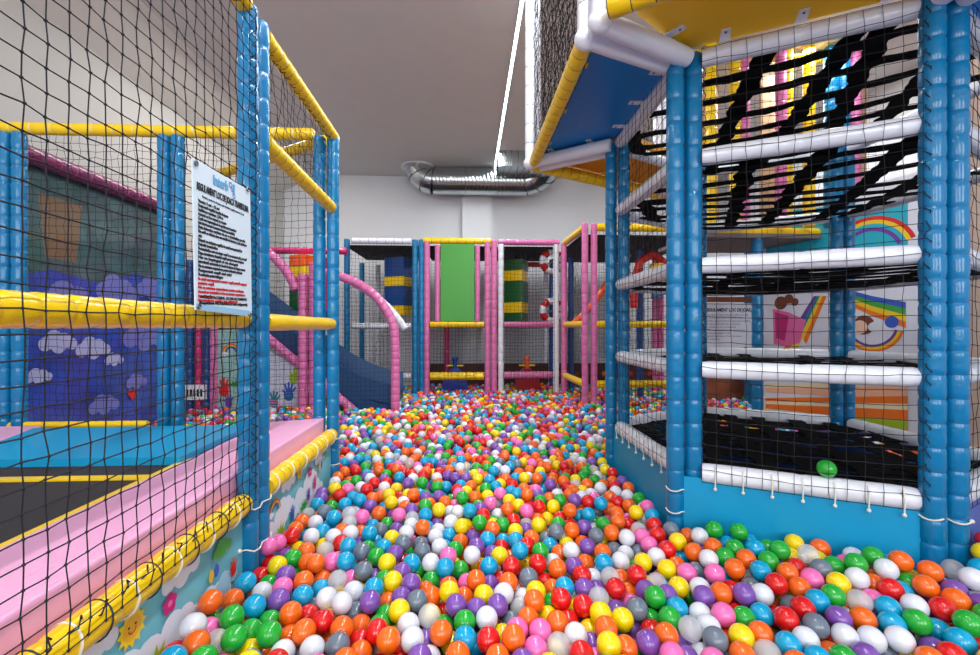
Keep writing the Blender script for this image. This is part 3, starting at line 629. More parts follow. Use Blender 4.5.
# ================================================================== SLIDE WITH PINK ARCHES (left, behind the trampoline)
YS = 5.0
def XS5(px): return X(px, YS)
def HS5(py): return (328 - py) * YS / 435
sl = thing('slide', 'dark blue slide with pink padded side rail behind the trampoline enclosure', 'slide', V(XS5(350), YS, -EYE))
prof = [(-2.75, .38), (-2.45, .16), (-2.1, -.12), (-1.8, -.36), (-1.5, -.57), (-1.25, -.70), (-1.02, -.77), (-.86, -.80)]
b = MB(); Yn, Yf = YS + .06, YS + .75; vs = []
for x, h in prof:
    for y, dh in ((Yn, .14), (Yn + .03, .13), (Yn + .07, 0), (Yf - .07, 0), (Yf - .03, .22), (Yf, .22)): vs.append(V(x, y, h + dh))
    for y, dh in ((Yf, -.10), (Yn, -.10)): vs.append(V(x, y, h + dh))
fs = [];
for i in range(len(prof) - 1):
    for k in range(8): fs.append((i * 8 + k, i * 8 + (k + 1) % 8, (i + 1) * 8 + (k + 1) % 8, (i + 1) * 8 + k))
fs += [tuple(range(8)), tuple((len(prof) - 1) * 8 + k for k in range(8))[::-1]]
b.add(vs, fs, NAVY); b.build('chute', sl)
b = MB(); b.prism([V(-1.5, Yn, -.67), V(-1.25, Yn, -.80), V(-.86, Yn, -.90), V(-.86, Yn, -1.05), V(-1.5, Yn, -1.05)], (0, .6, 0), NAVY); b.build('landing', sl, smooth=False)
pipe('side_rail', [V(-2.55, YS, .14), V(-1.24, YS, -1.0)], PINK, sl, TIEP, .05, .10, 12)
ar = thing('arched_frame', 'pink padded posts and arches of the slide frame left of the blue play bay', 'play structure', V(-1.8, YS, -EYE))
pipe('post', [V(-1.85, YS - .05, -EYE), V(-1.85, YS - .05, .60)], PINK, ar, TIEP, .055, .1, 14); pipe('post', [V(-1.73, YS - .05, -EYE), V(-1.73, YS - .05, .72)], PINK, ar, TIEP, .055, .1, 14)
def arch(pts): pipe('arch', [V(x, YS - .05, h) for x, h in pts], PINK, ar, TIEP, .05, .08, 14)
def bez(p0, p1, p2, n_=10): return [((1 - t) ** 2 * p0[0] + 2 * t * (1 - t) * p1[0] + t * t * p2[0], (1 - t) ** 2 * p0[1] + 2 * t * (1 - t) * p1[1] + t * t * p2[1]) for t in [i / n_ for i in range(n_ + 1)]]
arch(bez((-1.66, .62), (-.98, .52), (-.84, -.02)) + [(-.83, -.3), (-.83, -EYE + .0)])
arch([(-2.62, 1.02)] + bez((-2.55, .98), (-2.08, .85), (-1.93, .42)))
B_(ar, X(215, YS), XS5(325), 1.02, MAG, YS + .9, .045)
WR = thing('white_side_rail', 'short curved white padded rail dropping beside the blue and yellow pillar', 'rail', V(-1.2, 5.4, .4))
pipe('rail', [V(x, 5.5, h) for x, h in bez((-1.45, .55), (-1.05, .38), (-.80, -.02))], WHT, WR, TIEW, .045, .08, 12)
net(V(-2.6, YS - .06, -.95), (1, 0, 0), (0, 0, 1), .72, 1.9, .055, .0014, ar, knot=0); net(V(-1.66, YS - .06, -.95), (1, 0, 0), (0, 0, 1), .80, 1.45, .05, .0014, ar, knot=0, inside=lambda p: p.z - EYE < .5 - max(0, p.x + 1.35) * 1.0)
pillar(XS5(274), 5.9, .26, .05, .95, [ORG, DGRN, DGRN, MAG, YEL, ORG][:6], 'orange, green and yellow banded padded pillar behind the pink arch', .35)
pillar(XS5(286), 6.0, .2, .0, .95, [DBLUE, MAG, MAG, MAG], 'blue and magenta banded padded pillar behind the pink arch', .35)
# print panel with hand prints below the slide
hp = MB(); HPW = mat('printed_white', (205, 208, 225), .4)
Yh = YS + .02
hp.prism([V(-2.62, Yh, -.02), V(-2.62, Yh, -1.05), V(-1.93, Yh, -1.05), V(-1.93, Yh, -.46)], (0, .02, 0), HPW)
P = Print(hp, V(0, Yh, 0), (1, 0, 0), (0, 0, 1)); P.hand(XS5(288), HS5(395), .11, PR['blue'], PR['teal'], .1); P.hand(XS5(273), HS5(402), .10, PR['teal'], PR['pink'], .1)
P.hand(XS5(293), HS5(378), .10, PR['lime'], None, .5); P.hand(XS5(255), HS5(385), .1, PR['red'])
tag(hp.build('printed_panel'), 'white panel printed with coloured hand prints under the slide', 'panel')
gp = MB(); GM = mat('printed_mint', (150, 190, 185), .4, var=.15)
gp.box((XS5(216), Yh - .02, .02), (XS5(243), Yh, EYE - .02), GM); P = Print(gp, V(0, Yh - .02, 0), (1, 0, 0), (0, 0, 1))
P.rainbow(XS5(231), HS5(352), .095); P.cloud(XS5(225), HS5(354), .08, CLOUD); P.hand(XS5(224), HS5(390), .11, PR['red'], None, .1); P.leaf(XS5(236), HS5(386), .1, PR['green']); P.hand(XS5(229), HS5(402), .08, PR['purple'])
tag(gp.build('printed_panel'), 'mint green panel with a rainbow and red hand print', 'panel')
# far left small bay
fl = bay('dark play bay with pink and blue posts behind the rules banner', V(XS5(205), YS, -EYE))
for px, m_ in ((214, PINK), (206.5, DBLUE), (199, MAG), (190, DBLUE)): P_(fl, px, m_, YS, .75)
b = MB(); b.box((XL + .02, YS + .6, .02), (XS5(216), YS + .63, EYE + .9), mat('dark_red_backing', (70, 18, 28), .7, var=.3)); b.build('backing', fl, smooth=False)
b = MB(); b.box((XS5(189), YS - .08, EYE + HS5(397)), (XS5(209), YS - .04, EYE + HS5(383)), WHT)
P = Print(b, V(0, YS - .08, 0), (1, 0, 0), (0, 0, 1))
for k in range(5): P.poly([(XS5(191 + 3.4 * k), HS5(394)), (XS5(193.2 + 3.4 * k), HS5(394)), (XS5(193.2 + 3.4 * k), HS5(387)), (XS5(191 + 3.4 * k), HS5(387))], INK)
b.build('white_box', fl)

# cloud mural on the left wall with a pink beam above
MP = mat('printed_violet_sky', (46, 72, 165), .16, var=.35, coat=.6); MT = mat('printed_forest', (62, 92, 95), .16, var=.4, coat=.5)
XM = -3.02
mu = thing('cloud_mural', 'glossy violet and blue cloud mural with red hearts on the left wall', 'mural', V(XM, 3.7, -.9))
b = MB(); b.box((XM - .03, 2.9, .05), (XM, 4.45, EYE + 1.15), MP)
P = Print(b, V(XM, 0, 0), (0, 1, 0), (0, 0, 1))
P.poly([(2.9, .30), (3.3, .42), (3.7, .36), (4.1, .5), (4.45, .4), (4.45, 1.13), (2.9, 1.13)], MT)
P.poly([(3.25, .5), (3.5, .5), (3.55, .95), (3.2, .95)], mat('printed_ochre', (120, 95, 70), .2, coat=.5))
LV = mat('printed_lavender', (112, 116, 190), .2, coat=.5); LV2 = mat('printed_pale_violet', (168, 172, 214), .2, coat=.5)
for y, h, w_, m_ in ((3.1, .1, .4, LV), (3.45, .18, .5, LV), (3.9, .3, .45, LV), (4.2, -.1, .5, LV), (3.35, -.12, .30, LV2), (3.65, -.18, .32, LV2), (3.2, -.35, .2, LV2), (3.85, -.28, .2, LV2), (3.75, -.65, .3, LV), (4.1, -.5, .25, LV), (4.3, .35, .4, LV), (3.0, -.7, .35, LV)): P.cloud(y, h, w_, m_)
P.heart(3.62, .17, .055, PR['red']); P.heart(4.05, -.60, .06, PR['red']); P.heart(3.25, -.86, .04, PR['red'])
b.build('print', mu, smooth=False); pipe('top_beam', [V(XM + .05, 2.9, 1.17), V(XM + .05, 4.5, 1.17)], vinyl('plum_vinyl', (130, 40, 95)), mu, TIEP, .06, .12, 12)

# ================================================================== RIGHT SIDE BEHIND THE TOWER
# rainbow mural partition
Aq, Bq = Vector((3.22, 4.62)), Vector((3.62, 3.25)); dq = (Bq - Aq); Lq = dq.length; dq.normalize()
rm = thing('rainbow_mural', 'printed partition with rainbows and turquoise sky seen through the climbing tower', 'mural', (Aq.x, Aq.y, 0))
MW = mat('printed_pale', (225, 228, 240), .45)
b = MB(); b.prism([V(Aq.x, Aq.y, -EYE), V(Bq.x, Bq.y, -EYE), V(Bq.x, Bq.y, 1.25), V(Aq.x, Aq.y, 1.25)], (.05, .012, 0), MW)
P = Print(b, V(Aq.x, Aq.y, 0), (dq.x, dq.y, 0), (0, 0, 1))
def M(px, py):      # a point of the partition: distance along it and height, taken from its view angle
    t_ = (px - 490) / 435; rx, ry = SY + t_ * CY, CY - t_ * SY
    den = rx * dq.y - ry * dq.x; k_ = (Aq.x * dq.y - Aq.y * dq.x) / den; wx, wy = rx * k_, ry * k_
    return ((Vector((wx, wy)) - Aq).dot(dq), (327.5 - py) * k_ / 435)
P.poly([M(766, 262), M(908, 262), M(908, 200), M(766, 212)][::1], PR['turquoise'])
P.poly([M(766, 262), M(908, 262), M(908, 250), M(766, 256)], MW)
P.poly([M(774, 238), M(792, 241), M(776, 218)], PR['purple']); P.poly([M(774, 228), M(780, 241), M(775, 241)], PR['pink'])
sx, sh = M(868, 258); P.rainbow(sx, sh, .36, .35, 2.5, [PR['red'], PR['yellow'], PR['turquoise'], PR['purple']])
cs = ['blue', 'green', 'yellow', 'orange']
for i, c in enumerate(cs): P.poly([M(846, 289 + 3.6 * i), M(872, 296 + 5 * i), M(906, 302 + 6.5 * i), M(906, 308.5 + 6.5 * i), M(872, 301 + 5 * i), M(846, 292.6 + 3.6 * i)][::-1], PR[c])
for i, c in enumerate(['purple', 'teal', 'yellow', 'orange']): P.poly([M(796 + 2.5 * i, 325 + 5 * i), M(814 + 3 * i, 296), M(818 + 3 * i, 296), M(799 + 2.5 * i, 329 + 5 * i)][::-1], PR[c])
for i, c in enumerate(['orange', 'yellow']): P.poly([M(783 + 6 * i, 350), M(797 + 4 * i, 325 + 4 * i), M(802 + 4 * i, 328 + 4 * i), M(791 + 6 * i, 350)], PR[c])
P.poly([M(773, 309), M(774, 344), M(788, 346), M(800, 343), M(806, 320), M(788, 312)], PR['pink']); P.poly([M(775, 312), M(776, 338), M(785, 341), M(789, 316)], PR['magenta'])
for q in ((781, 303, .07), (789, 299, .05), (795, 302, .04)): P.disc(*M(q[0], q[1]), q[2], PR['brown'])
sx, sh = M(872, 325); P.rainbow(sx, sh, .235, 3.35, 6.05, [PR['orange'], PR['yellow'], PR['purple']]); P.disc(*M(864, 325), .085, PR['brown']); P.disc(*M(860, 327), .06, PR['skin']); P.disc(*M(881, 327), .08, MW, 1.2, .7); P.disc(*M(892, 322), .05, PR['blue'])
for i, (c, y0, y1) in enumerate((('peach', 374, 374), ('cream', 384, 380), ('peach', 388, 386), ('orange', 398, 396), ('cream', 401, 404), ('orange', 404, 410), ('lime', 412, 420), ('pink', 416, 430))): P.poly([M(766, y0 + 4), M(908, y1 + 14), M(908, y1), M(766, y0)], PR[c])
b.build('print', rm, smooth=False)
# white rules board and brown shelf
rb = thing('notice_board', 'white notice board with printed rules behind the climbing tower', 'sign', V(2.5, 4.75, .0))
Yq = 4.75
def XQ(px): return X(px, Yq)
b = MB(); b.box((XQ(701), Yq, EYE - .22), (XQ(763), Yq + .03, EYE + .27), MW); bd = b.build('board', rb, smooth=False)
def ql(s_, px, h, wd, sz, bold=.0): text(s_, sz, V(XQ(px), Yq - .002, h), (1, 0, 0), (0, 0, 1), INK, rb, width=wd, bold=bold).build('lettering', bd, smooth=False)
ql('REGULAMENT LOC DE JOACA', 705, .18, .56, .05, .002)
for k in range(9): ql(['Locul de joaca este destinat copiilor cu varsta', 'Accesul se face numai cu sosete curate', 'Parintii raspund pentru siguranta copiilor', 'Nu este permis accesul cu mancare', 'Nu alergati si nu va impingeti', 'Respectati programul de functionare', 'Nu aruncati mingile in afara', 'Pastrati curatenia in locul de joaca', 'Va multumim'][k], 705, .135 - .034 * k, [.5, .44, .52, .4, .35, .46, .3, .42, .16][k], .022)
BR = mat('brown_board', (120, 62, 35), .6, var=.2)
b = MB(); b.box((XQ(701), Yq - .05, EYE + .285), (XQ(764), Yq + .03, EYE + .34), BR); b.build('top_rail', rb, smooth=False)
b = MB()
for px in (704, 760): b.box((XQ(px) - .02, Yq + .03, 0), (XQ(px) + .02, Yq + .07, EYE + .34), BR)
b.build('stand', rb, smooth=False)
bw = MB(); bw.box((2.55, 5.3, .02), (3.9, 5.34, EYE - .5), mat('brick_print', (140, 75, 45), .6, var=.5)); tag(bw.build('low_brick_panel'), 'low brown brick pattern panel behind balls beyond the climbing tower', 'panel')

# tall two-storey frame
tf = thing('tall_play_frame', 'tall play frame with yellow, pink and blue posts behind the climbing tower top', 'play structure', (3.3, 5.4, 0))
YT = 3.98
def XT(px): return X(px, YT)
for px, m_ in ((711, YEL), (735, YEL), (744, PINK), (781, PINK), (787, YEL), (809, YEL), (831, BLUE), (843, BLUE), (855, PINK)):
    pipe('post', [V(XT(px), YT, .95), V(XT(px), YT, 2.66)], m_, tf, TIE if m_ is YEL else TIEB if m_ is BLUE else TIEP, .05 if m_ is not BLUE else .06, .13, 12)
for x_, m_ in ((XT(766), BLUE), (XT(855), BLUE)): pipe('post', [V(x_, YT + .12, -EYE), V(x_, YT + .12, .95)], m_, tf, TIEB, .05, .13, 12)
for h, m_ in ((.92, YEL), (1.75, YEL), (2.62, YEL)): pipe('beam', [V(XT(700), YT + .1, h), V(XT(870), YT + .1, h)], m_, tf, TIE, .045, .14, 12)
for p0, p1 in ((722, 740), (786, 812), (866, 900)): b = MB(); b.box((XT(p0), YT + .35, EYE + 1.0), (XT(p1), YT + .38, EYE + 2.6), WOOD); b.build('beige_panel', tf, smooth=False)
b = MB(); b.box((XT(700), YT + .05, EYE + .86), (XT(880), YT + .9, EYE + .90), mat('gallery_deck', (120, 110, 105), .7)); b.build('deck', tf, smooth=False)
net(V(XT(700), YT - .06, .95), (1, 0, 0), (0, 0, 1), XT(870) - XT(700), 1.65, .07, .0016, tf, knot=0)
pipe('post', [V(3.66, 3.2, -EYE), V(3.66, 3.2, 2.6)], ORG, tf, ORG, .05, .13, 12, label='orange post')
sl2 = thing('blue_pillar', 'short dark blue padded pillar beside the rainbow mural', 'pillar', V(3.5, 3.05, -EYE))
pipe('sleeve', [V(3.42, 3.0, -EYE), V(3.42, 3.0, .05)], DBLUE, sl2, TIEB, .07, .15, 14)
BG = mat('beige_pillar_print', (205, 190, 175), .6)
b = MB(); b.box((3.75, 2.6, 0), (4.1, 3.1, ZC), BG); struct(b.build('trim_3', smooth=False))

# ================================================================== BALLS
BALLS = """b-801,1602,153 o-818,1419,190 o-812,1540,133 g-749,1671,116 w-741,1596,122 k-659,1572,149 p-636,1480,154 b-691,1438,167 g-726,1366,181 w-800,1290,195 o-754,1237,192 g-667,1362,138 g-673,1284,173 g-587,1305,154 g-639,1434,128 g-818,1419,141 k-782,1347,160 c-734,1302,156 y-631,1292,133 g-711,1197,184 w-525,1286,146 r-529,1232,147 o-555,1374,119 p-681,1657,145 r-796,1708,114 b-774,1180,196 r-818,1262,165 b-618,1258,131 b-698,1460,111 o-596,1616,143 o-572,1707,111 b-572,1528,145 b-537,1622,111 c-483,1619,141 k-459,1686,110 p-357,1698,110 g-329,1672,110 w-485,1510,142 w-404,1553,140 b-337,1564,140 y-276,1587,140 w-425,1466,141 s-384,1486,110 p-329,1469,140 o-283,1537,110 g-288,1472,110 p-220,1513,140 y-225,1409,140 r-531,1468,114 o-569,1417,149 r-464,1380,142 y-457,1460,111 o-383,1354,140 o-337,1426,110 r-279,1341,140 g-274,1420,110 o-504,1317,144 r-336,1349,110 w-441,1281,142 s-387,1280,141 o-237,1285,140 o-307,1298,110 w-183,1378,140 w-176,1305,140 y-236,1406,85 o-345,1232,140 y-482,1640,86 o-443,1404,86 s-538,1550,88 r-270,1272,110 s-499,1315,89 p-206,1573,140 s-177,1481,140 g-140,1659,110 o-158,1595,110 o-62,1620,110 y-83,1527,140 k-19,1630,110 o21,1592,140 p81,1625,110 o147,1567,140 r121,1667,110 s215,1590,140 w122,1507,140 w188,1553,110 o-14,1552,110 y54,1500,140 p-47,1436,140 p24,1439,140 p98,1429,140 o-119,1533,110 y-134,1487,110 c-135,1393,140 g-77,1426,110 g-9,1375,140 w63,1380,140 c168,1495,110 s132,1430,110 o188,1389,140 k151,1328,140 o-89,1316,140 b-12,1295,140 r59,1289,140 y99,1366,110 o140,1280,140 o-30,1240,140 o86,1229,140 p112,1287,110 p-138,1231,140 w-116,1289,110 p152,1204,140 y-54,1360,85 r-95,1527,85 p-185,1515,85 p-139,1350,110 r292,1642,110 o304,1595,110 y238,1501,140 b343,1535,140 r424,1607,141 p403,1528,140 p474,1596,111 c512,1577,142 r521,1510,141 r614,1568,144 o591,1568,113 o581,1643,113 c446,1473,141 p622,1495,143 r312,1461,140 r377,1428,140 g284,1513,110 o219,1439,140 y262,1439,110 o278,1358,140 r336,1411,110 y417,1371,140 y379,1377,110 y483,1365,141 p501,1464,111 k561,1490,112 s553,1396,141 k217,1317,140 w320,1296,140 o412,1300,140 c255,1254,140 k195,1255,140 p378,1309,110 r314,1223,140 y405,1237,140 o454,1254,140 p518,1258,140 p538,1396,86 g596,1402,112 k375,1255,110 w483,1651,111 c667,1543,146 y738,1498,149 w811,1486,154 p696,1466,146 g625,1431,143 b693,1394,144 g651,1351,143 w737,1380,146 p798,1421,150 o862,1439,156 w982,1424,166 p917,1412,159 g871,1332,150 k811,1341,148 y813,1403,121 r892,1415,127 b929,1343,154 o883,1269,148 c676,1294,142 w732,1303,144 s715,1244,142 y812,1251,145 o772,1202,143 c851,1196,144 o586,1277,141 p649,1294,112 k572,1201,141 w679,1262,112 k679,1177,141 r790,1303,116 g791,1537,99 p634,1232,111 r579,1363,111 r1063,1452,178 b1141,1384,176 g1204,1384,182 y1247,1413,191 c1266,1349,182 k1339,1381,165 s1080,1417,144 r1057,1332,162 p1141,1301,164 w1230,1373,127 o1221,1288,168 r974,1319,155 b1027,1332,130 s1055,1263,155 w993,1241,151 w1109,1230,155 w1184,1217,158 b924,1222,147 b965,1170,146 o1057,1230,123 g1039,1160,148 p1096,1168,150 o903,1158,144 p1154,1385,122 r1127,1293,107 s1228,1224,106 o1261,1402,136 r1398,1372,199 o1505,1367,209 w1415,1311,189 b1323,1308,180 b1280,1255,168 g1344,1244,172 o1548,1306,202 r1459,1276,187 p1608,1360,189 g1507,1434,193 b1479,1406,185 w1666,1358,224 w1649,1338,189 g1477,1223,180 b1407,1183,168 b1430,1263,152 w1245,1193,159 o1265,1156,156 p1354,1210,138 r1331,1141,158 g1570,1255,194 y1585,1299,149 r1491,1216,150 p1559,1373,161 p1627,1313,181 b1627,1425,177 b-798,2331,140 p-802,2405,140 r-717,2426,140 g-735,2377,110 g-737,2323,110 b-650,2285,140 o-753,2256,110 o-799,2128,140 r-667,2260,110 b-645,2134,140 b-668,2143,110 c-818,2259,116 w-733,2112,140 o-799,2046,140 b-672,2015,140 c-586,2151,140 c-596,2159,110 r-776,1957,140 w-693,1959,140 k-807,1896,140 o-578,2023,140 w-589,1954,140 w-528,1968,140 r-546,1892,140 y-641,1962,110 c-594,1840,140 o-677,1841,140 y-753,1930,110 p-777,1879,110 g-709,1779,141 o-635,1753,141 o-585,1711,141 k-542,1755,140 y-739,1715,143 b-504,1844,140 w-539,1849,110 b-479,1725,140 k-818,1824,168 r-804,1827,111 b-634,2414,140 b-580,2328,140 o-526,2392,140 o-504,2493,110 y-443,2388,140 r-395,2479,110 w-346,2333,140 o-298,2389,140 y-333,2425,140 p-235,2386,140 p-182,2392,140 o-128,2323,140 g-90,2438,110 k-62,2412,140 g-24,2350,140 b-452,2380,110 y-400,2288,140 o-330,2269,140 r-289,2397,110 o-269,2308,110 o-210,2295,140 p-514,2290,140 p-584,2308,110 o-451,2189,140 p-393,2268,110 k-348,2143,140 c-275,2130,140 b-217,2161,140 y-153,2179,140 w-57,2196,140 c-178,2428,85 k-74,2362,110 w-97,2269,110 p-156,2165,110 w-89,2081,140 w-272,2064,140 b-205,2114,110 k-516,2130,140 g-407,2143,110 b-468,2139,110 c-579,2193,140 c-559,2084,140 o-518,2091,110 b-450,1970,140 s-418,2080,110 p-348,2108,110 w-283,1985,140 o-211,1976,140 w-143,2066,110 y-36,2024,140 y-10,2144,110 g-14,2311,110 b-1,2235,110 y-341,1938,140 w-163,1990,110 b-92,2015,110 s-284,1876,140 s-230,1953,110 o-39,1950,110 w-125,1854,140 p-495,1977,110 g-441,1920,110 b-361,1859,140 s-455,1817,140 g-384,1791,140 p-305,1803,140 s-194,1816,140 p-185,1996,85 g-59,1886,110 k-77,1760,140 w-150,1721,140 b-227,1727,140 y-327,1718,140 g-259,1929,85 b-428,2019,85 r-281,1859,85 b-101,1677,140 g-38,1750,110 p-254,1664,140 s-396,1675,140 y-294,1708,85 o-440,1820,85 b-476,1776,110 b5,2157,140 p52,2223,140 o62,2388,110 y96,2379,140 o29,2365,140 k115,2266,140 r68,2147,140 w154,2401,110 k160,2384,140 w141,2245,110 y210,2339,140 y256,2253,140 o196,2216,140 k301,2376,110 r323,2318,110 p371,2374,140 g377,2306,140 r364,2227,140 k291,2157,140 g247,2281,85 r211,2086,140 b276,2396,140 o323,2367,140 o435,2353,140 g488,2300,140 y431,2224,140 w496,2384,140 o544,2356,141 p556,2280,141 w609,2360,141 o521,2299,111 o582,2280,111 g494,2298,85 o498,2131,141 b589,2118,142 b557,2183,111 r622,2259,141 g40,2024,140 g155,2043,140 y112,2111,110 o114,1996,140 y398,2186,110 o354,2167,110 r442,2169,111 g420,2035,141 c280,2116,110 p274,2052,110 y325,2019,140 y208,1973,140 p21,2016,110 b84,1888,140 b151,1963,110 b204,1890,140 o276,1906,140 s391,1942,141 s354,1975,110 r495,2117,111 p533,1996,142 o469,1949,141 p36,1843,140 r138,1892,110 r251,1822,140 b356,1897,110 y438,1919,111 w421,1790,141 w475,1860,86 g297,1785,140 y128,1762,140 b199,1769,140 p77,1839,110 w8,1770,140 o384,1833,111 o494,1915,111 p503,1817,142 y53,1829,85 b82,1681,140 k178,1762,110 y240,1815,85 w337,1782,110 r153,1665,140 r272,1676,140 o339,1655,140 p403,1665,141 o472,1750,111 k678,2304,142 o767,2331,142 r784,2272,144 w875,2348,144 g916,2305,147 o825,2216,147 b722,2302,112 s668,2258,112 o721,2222,113 o735,2131,145 w914,2235,120 y812,2102,150 b885,2062,159 g631,2018,144 k711,2192,89 o702,2009,147 r783,2093,119 c767,1933,153 r849,1958,161 r821,1868,161 s897,1889,172 s567,1909,143 o626,1895,145 s714,1978,118 k758,1867,153 k755,1796,154 w691,1848,148 s631,1869,115 s718,1834,120 o548,1770,143 w656,1804,116 w596,1686,144 y682,1677,148 w753,1708,154 r811,1734,161 y863,1768,169 o957,1865,155 w971,1787,191 o895,1692,175 b515,1670,142 y751,1617,153 k807,1577,158 o825,1680,133 s875,1640,139 b874,1764,116 y596,1941,88 w607,2104,87 g1042,1784,206 g1115,1752,220 b1067,1759,181 g1046,1660,201 o977,1694,190 g976,1625,186 o980,1558,180 o1040,1587,193 b1109,1625,208 b1167,1759,173 g1189,1611,218 g1206,1707,176 g1118,1553,200 b1045,1521,185 y1255,1640,175 c1257,1562,219 y1334,1603,179 o1130,1494,192 r1211,1555,182 s1243,1484,204 k1196,1464,195 o1134,1433,183 k900,1532,167 r944,1513,141 s993,1511,147 w920,1624,176 g1339,1534,194 g1384,1491,221 g1472,1513,233 w1336,1435,205 w1459,1454,222 o1526,1462,229 o1589,1423,228 o1402,1442,183"""
COL = dict(o=('orange', (242, 104, 18)), b=('light blue', (0, 160, 208)), g=('green', (32, 168, 52)), w=('white', (222, 224, 234)), y=('yellow', (246, 212, 0)),
           r=('red', (218, 22, 22)), p=('purple', (124, 78, 168)), k=('pink', (240, 110, 180)), s=('grey', (108, 120, 136)), c=('clear', (240, 242, 246)))
BM = {k: mat(v[0].replace(' ', '_') + '_ball_plastic', v[1], .24, alpha=(.36 if k == 'c' else 1.), coat=.35, sss=(.0)) for k, v in COL.items()}
keys = 'obgwyrpksc'; wts = np.array([.17, .125, .11, .13, .10, .12, .10, .065, .045, .035]); wts = wts / wts.sum()
pts = []; cols = []; fixed = []
for tkn in BALLS.split():
    x, y, z = [int(q) / 1000 for q in tkn[1:].split(',')]; pts.append((x, y, z)); cols.append(tkn[0]); fixed.append(1)
V1, V2 = HV[1], HV[2]; fd = (V2 - V1).normalized()
def surf(x, y):
    dx, dy = x - V1.x, y - V1.y; t = dx * fd.x + dy * fd.y; perp = abs(-dx * fd.y + dy * fd.x)
    return .14 + (.06 * math.exp(-((x + .82) / .2) ** 2) / (1 + math.exp((y - 1.5) / .08)) if x < 0 else 0) + .11 * math.exp(-(perp / .42) ** 2) / (1 + math.exp(-(t - .05) / .12)) * (1 if y < 3 else 0)
def allowed(x, y, m=.04):
    if x < XL + .05 or x > 4.3 or y > 6.9 or y < .45: return False
    if y < 2.86 and x < XP + m: return False
    if in_hex(x, y, -.075): return False
    if x > 3.1 and y < 2.8 and y > 2.0: return False
    if y > 4.9 and y < 5.9 and x > -1.5 and x < -.84: return False
    if x > 2.2 + (y < 1.8) * .6 and y < 2.9 and y > 1.95: return False
    if y > 6.5 and (x < -1.7 or x > 3.1): return False
    return True
th = math.radians(2.76)
def proj(p):
    zc = p[0] * math.sin(th) + p[1] * math.cos(th); xc = p[0] * math.cos(th) - p[1] * math.sin(th)
    return 490 + 435 * xc / zc, 327.5 - 435 * (p[2] - EYE) / zc, zc
cell = {}
def ck(p): return (int(math.floor(p[0] / .08)), int(math.floor(p[1] / .08)), int(math.floor(p[2] / .08)))
for i, p in enumerate(pts): cell.setdefault(ck(p), []).append(i)
def far_enough(p, d):
    a, b_, c = ck(p); d2 = d * d
    for i in (a - 1, a, a + 1):
        for j in (b_ - 1, b_, b_ + 1):
            for k in (c - 1, c, c + 1):
                for q in cell.get((i, j, k), ()):
                    t = pts[q]
                    if (t[0] - p[0]) ** 2 + (t[1] - p[1]) ** 2 + (t[2] - p[2]) ** 2 < d2: return False
    return True
def put(p):
    pts.append(p); cols.append(keys[int(rng.choice(10, p=wts))]); fixed.append(0); cell.setdefault(ck(p), []).append(len(pts) - 1)
NT = len(pts)
def scatter(x0, x1, y0, y1, layer, tries, d):
    A = (x1 - x0) * (y1 - y0); N = int(A / (.07 * .07) * tries)
    for _ in range(N):
        x = random.uniform(x0, x1); y = random.uniform(y0, y1)
        if not allowed(x, y): continue
        s_ = surf(x, y); z = {0: s_ + random.uniform(-.014, .022), 1: s_ - .052 + random.uniform(-.012, .012), 2: max(.035, s_ - .10 + random.uniform(-.01, .01)), 3: .036}[layer]
        if layer == 3 and s_ < .17: continue
        if layer == 0 and y < 3:
            if x > .9 and y < 2.2 and proj((x, y, z))[0] < 975: continue
            q_ = proj((x, y, z))
            if 190 < q_[0] < 972 and 512 < q_[1] < 645 and not (q_[0] > 690 and q_[1] < 530) and not (q_[0] > 900 and q_[1] < 575): continue
        if far_enough((x, y, z), d): put((x, y, z))
for (x0, x1, y0, y1) in ((-.83, 1.0, .45, 3.1), (1.0, 3.0, .45, 2.0)):
    scatter(x0, x1, y0, y1, 0, 7, .064)
    for L_ in (1, 2, 3): scatter(x0, x1, y0, y1, L_, 5, .064)
scatter(XL, 4.3, 2.87, 6.9, 0, 7, .062); scatter(XL, 4.3, 2.87, 6.9, 1, 3, .064)
Pn = np.array(pts); fx = np.array(fixed); H0 = Pn.copy(); near = Pn[:, 1] < 3.3
for it in range(60):
    if it % 8 == 0:
        kd = kdtree.KDTree(len(Pn))
        for i, p in enumerate(Pn): kd.insert(p, i)
        kd.balance(); I = []; J = []
        for i, p in enumerate(Pn):
            for (_, j, dd) in kd.find_range(p, .082):
                if j > i: I.append(i); J.append(j)
        I = np.array(I); J = np.array(J)
    D = Pn[J] - Pn[I]; dist = np.linalg.norm(D, axis=1) + 1e-9; ov = np.maximum(0, .0702 - dist); wi = np.where(fx[I] > fx[J], .22, np.where(fx[I] < fx[J], .78, .5))
    u_ = D / dist[:, None]; mv = np.zeros_like(Pn)
    np.add.at(mv, I, -u_ * (ov * wi)[:, None] * .8); np.add.at(mv, J, u_ * (ov * (1 - wi))[:, None] * .8)
    Pn += mv; Pn += (H0 - Pn) * (.04 if it < 45 else 0.0)
    Pn[:, 2] = np.maximum(Pn[:, 2], .0352)
    m_ = (Pn[:, 1] < 2.86) & (Pn[:, 0] < XP + .04) & (Pn[:, 0] > XP - .1); Pn[m_, 0] = XP + .04
    # keep outside the tower front skirts
    for (a, c) in ((HV[0], HV[1]), (HV[1], HV[2])):
        d = (c - a).normalized(); no = Vector((d.y, -d.x)); no = -no if (HC - a).dot(no) > 0 else no
        q = (Pn[:, 0] - a.x) * no.x + (Pn[:, 1] - a.y) * no.y; t_ = (Pn[:, 0] - a.x) * d.x + (Pn[:, 1] - a.y) * d.y
        k = (q < .076) & (q > -.1) & (t_ > 0) & (t_ < (c - a).length); Pn[k, 0] += no.x * (.076 - q[k]); Pn[k, 1] += no.y * (.076 - q[k])
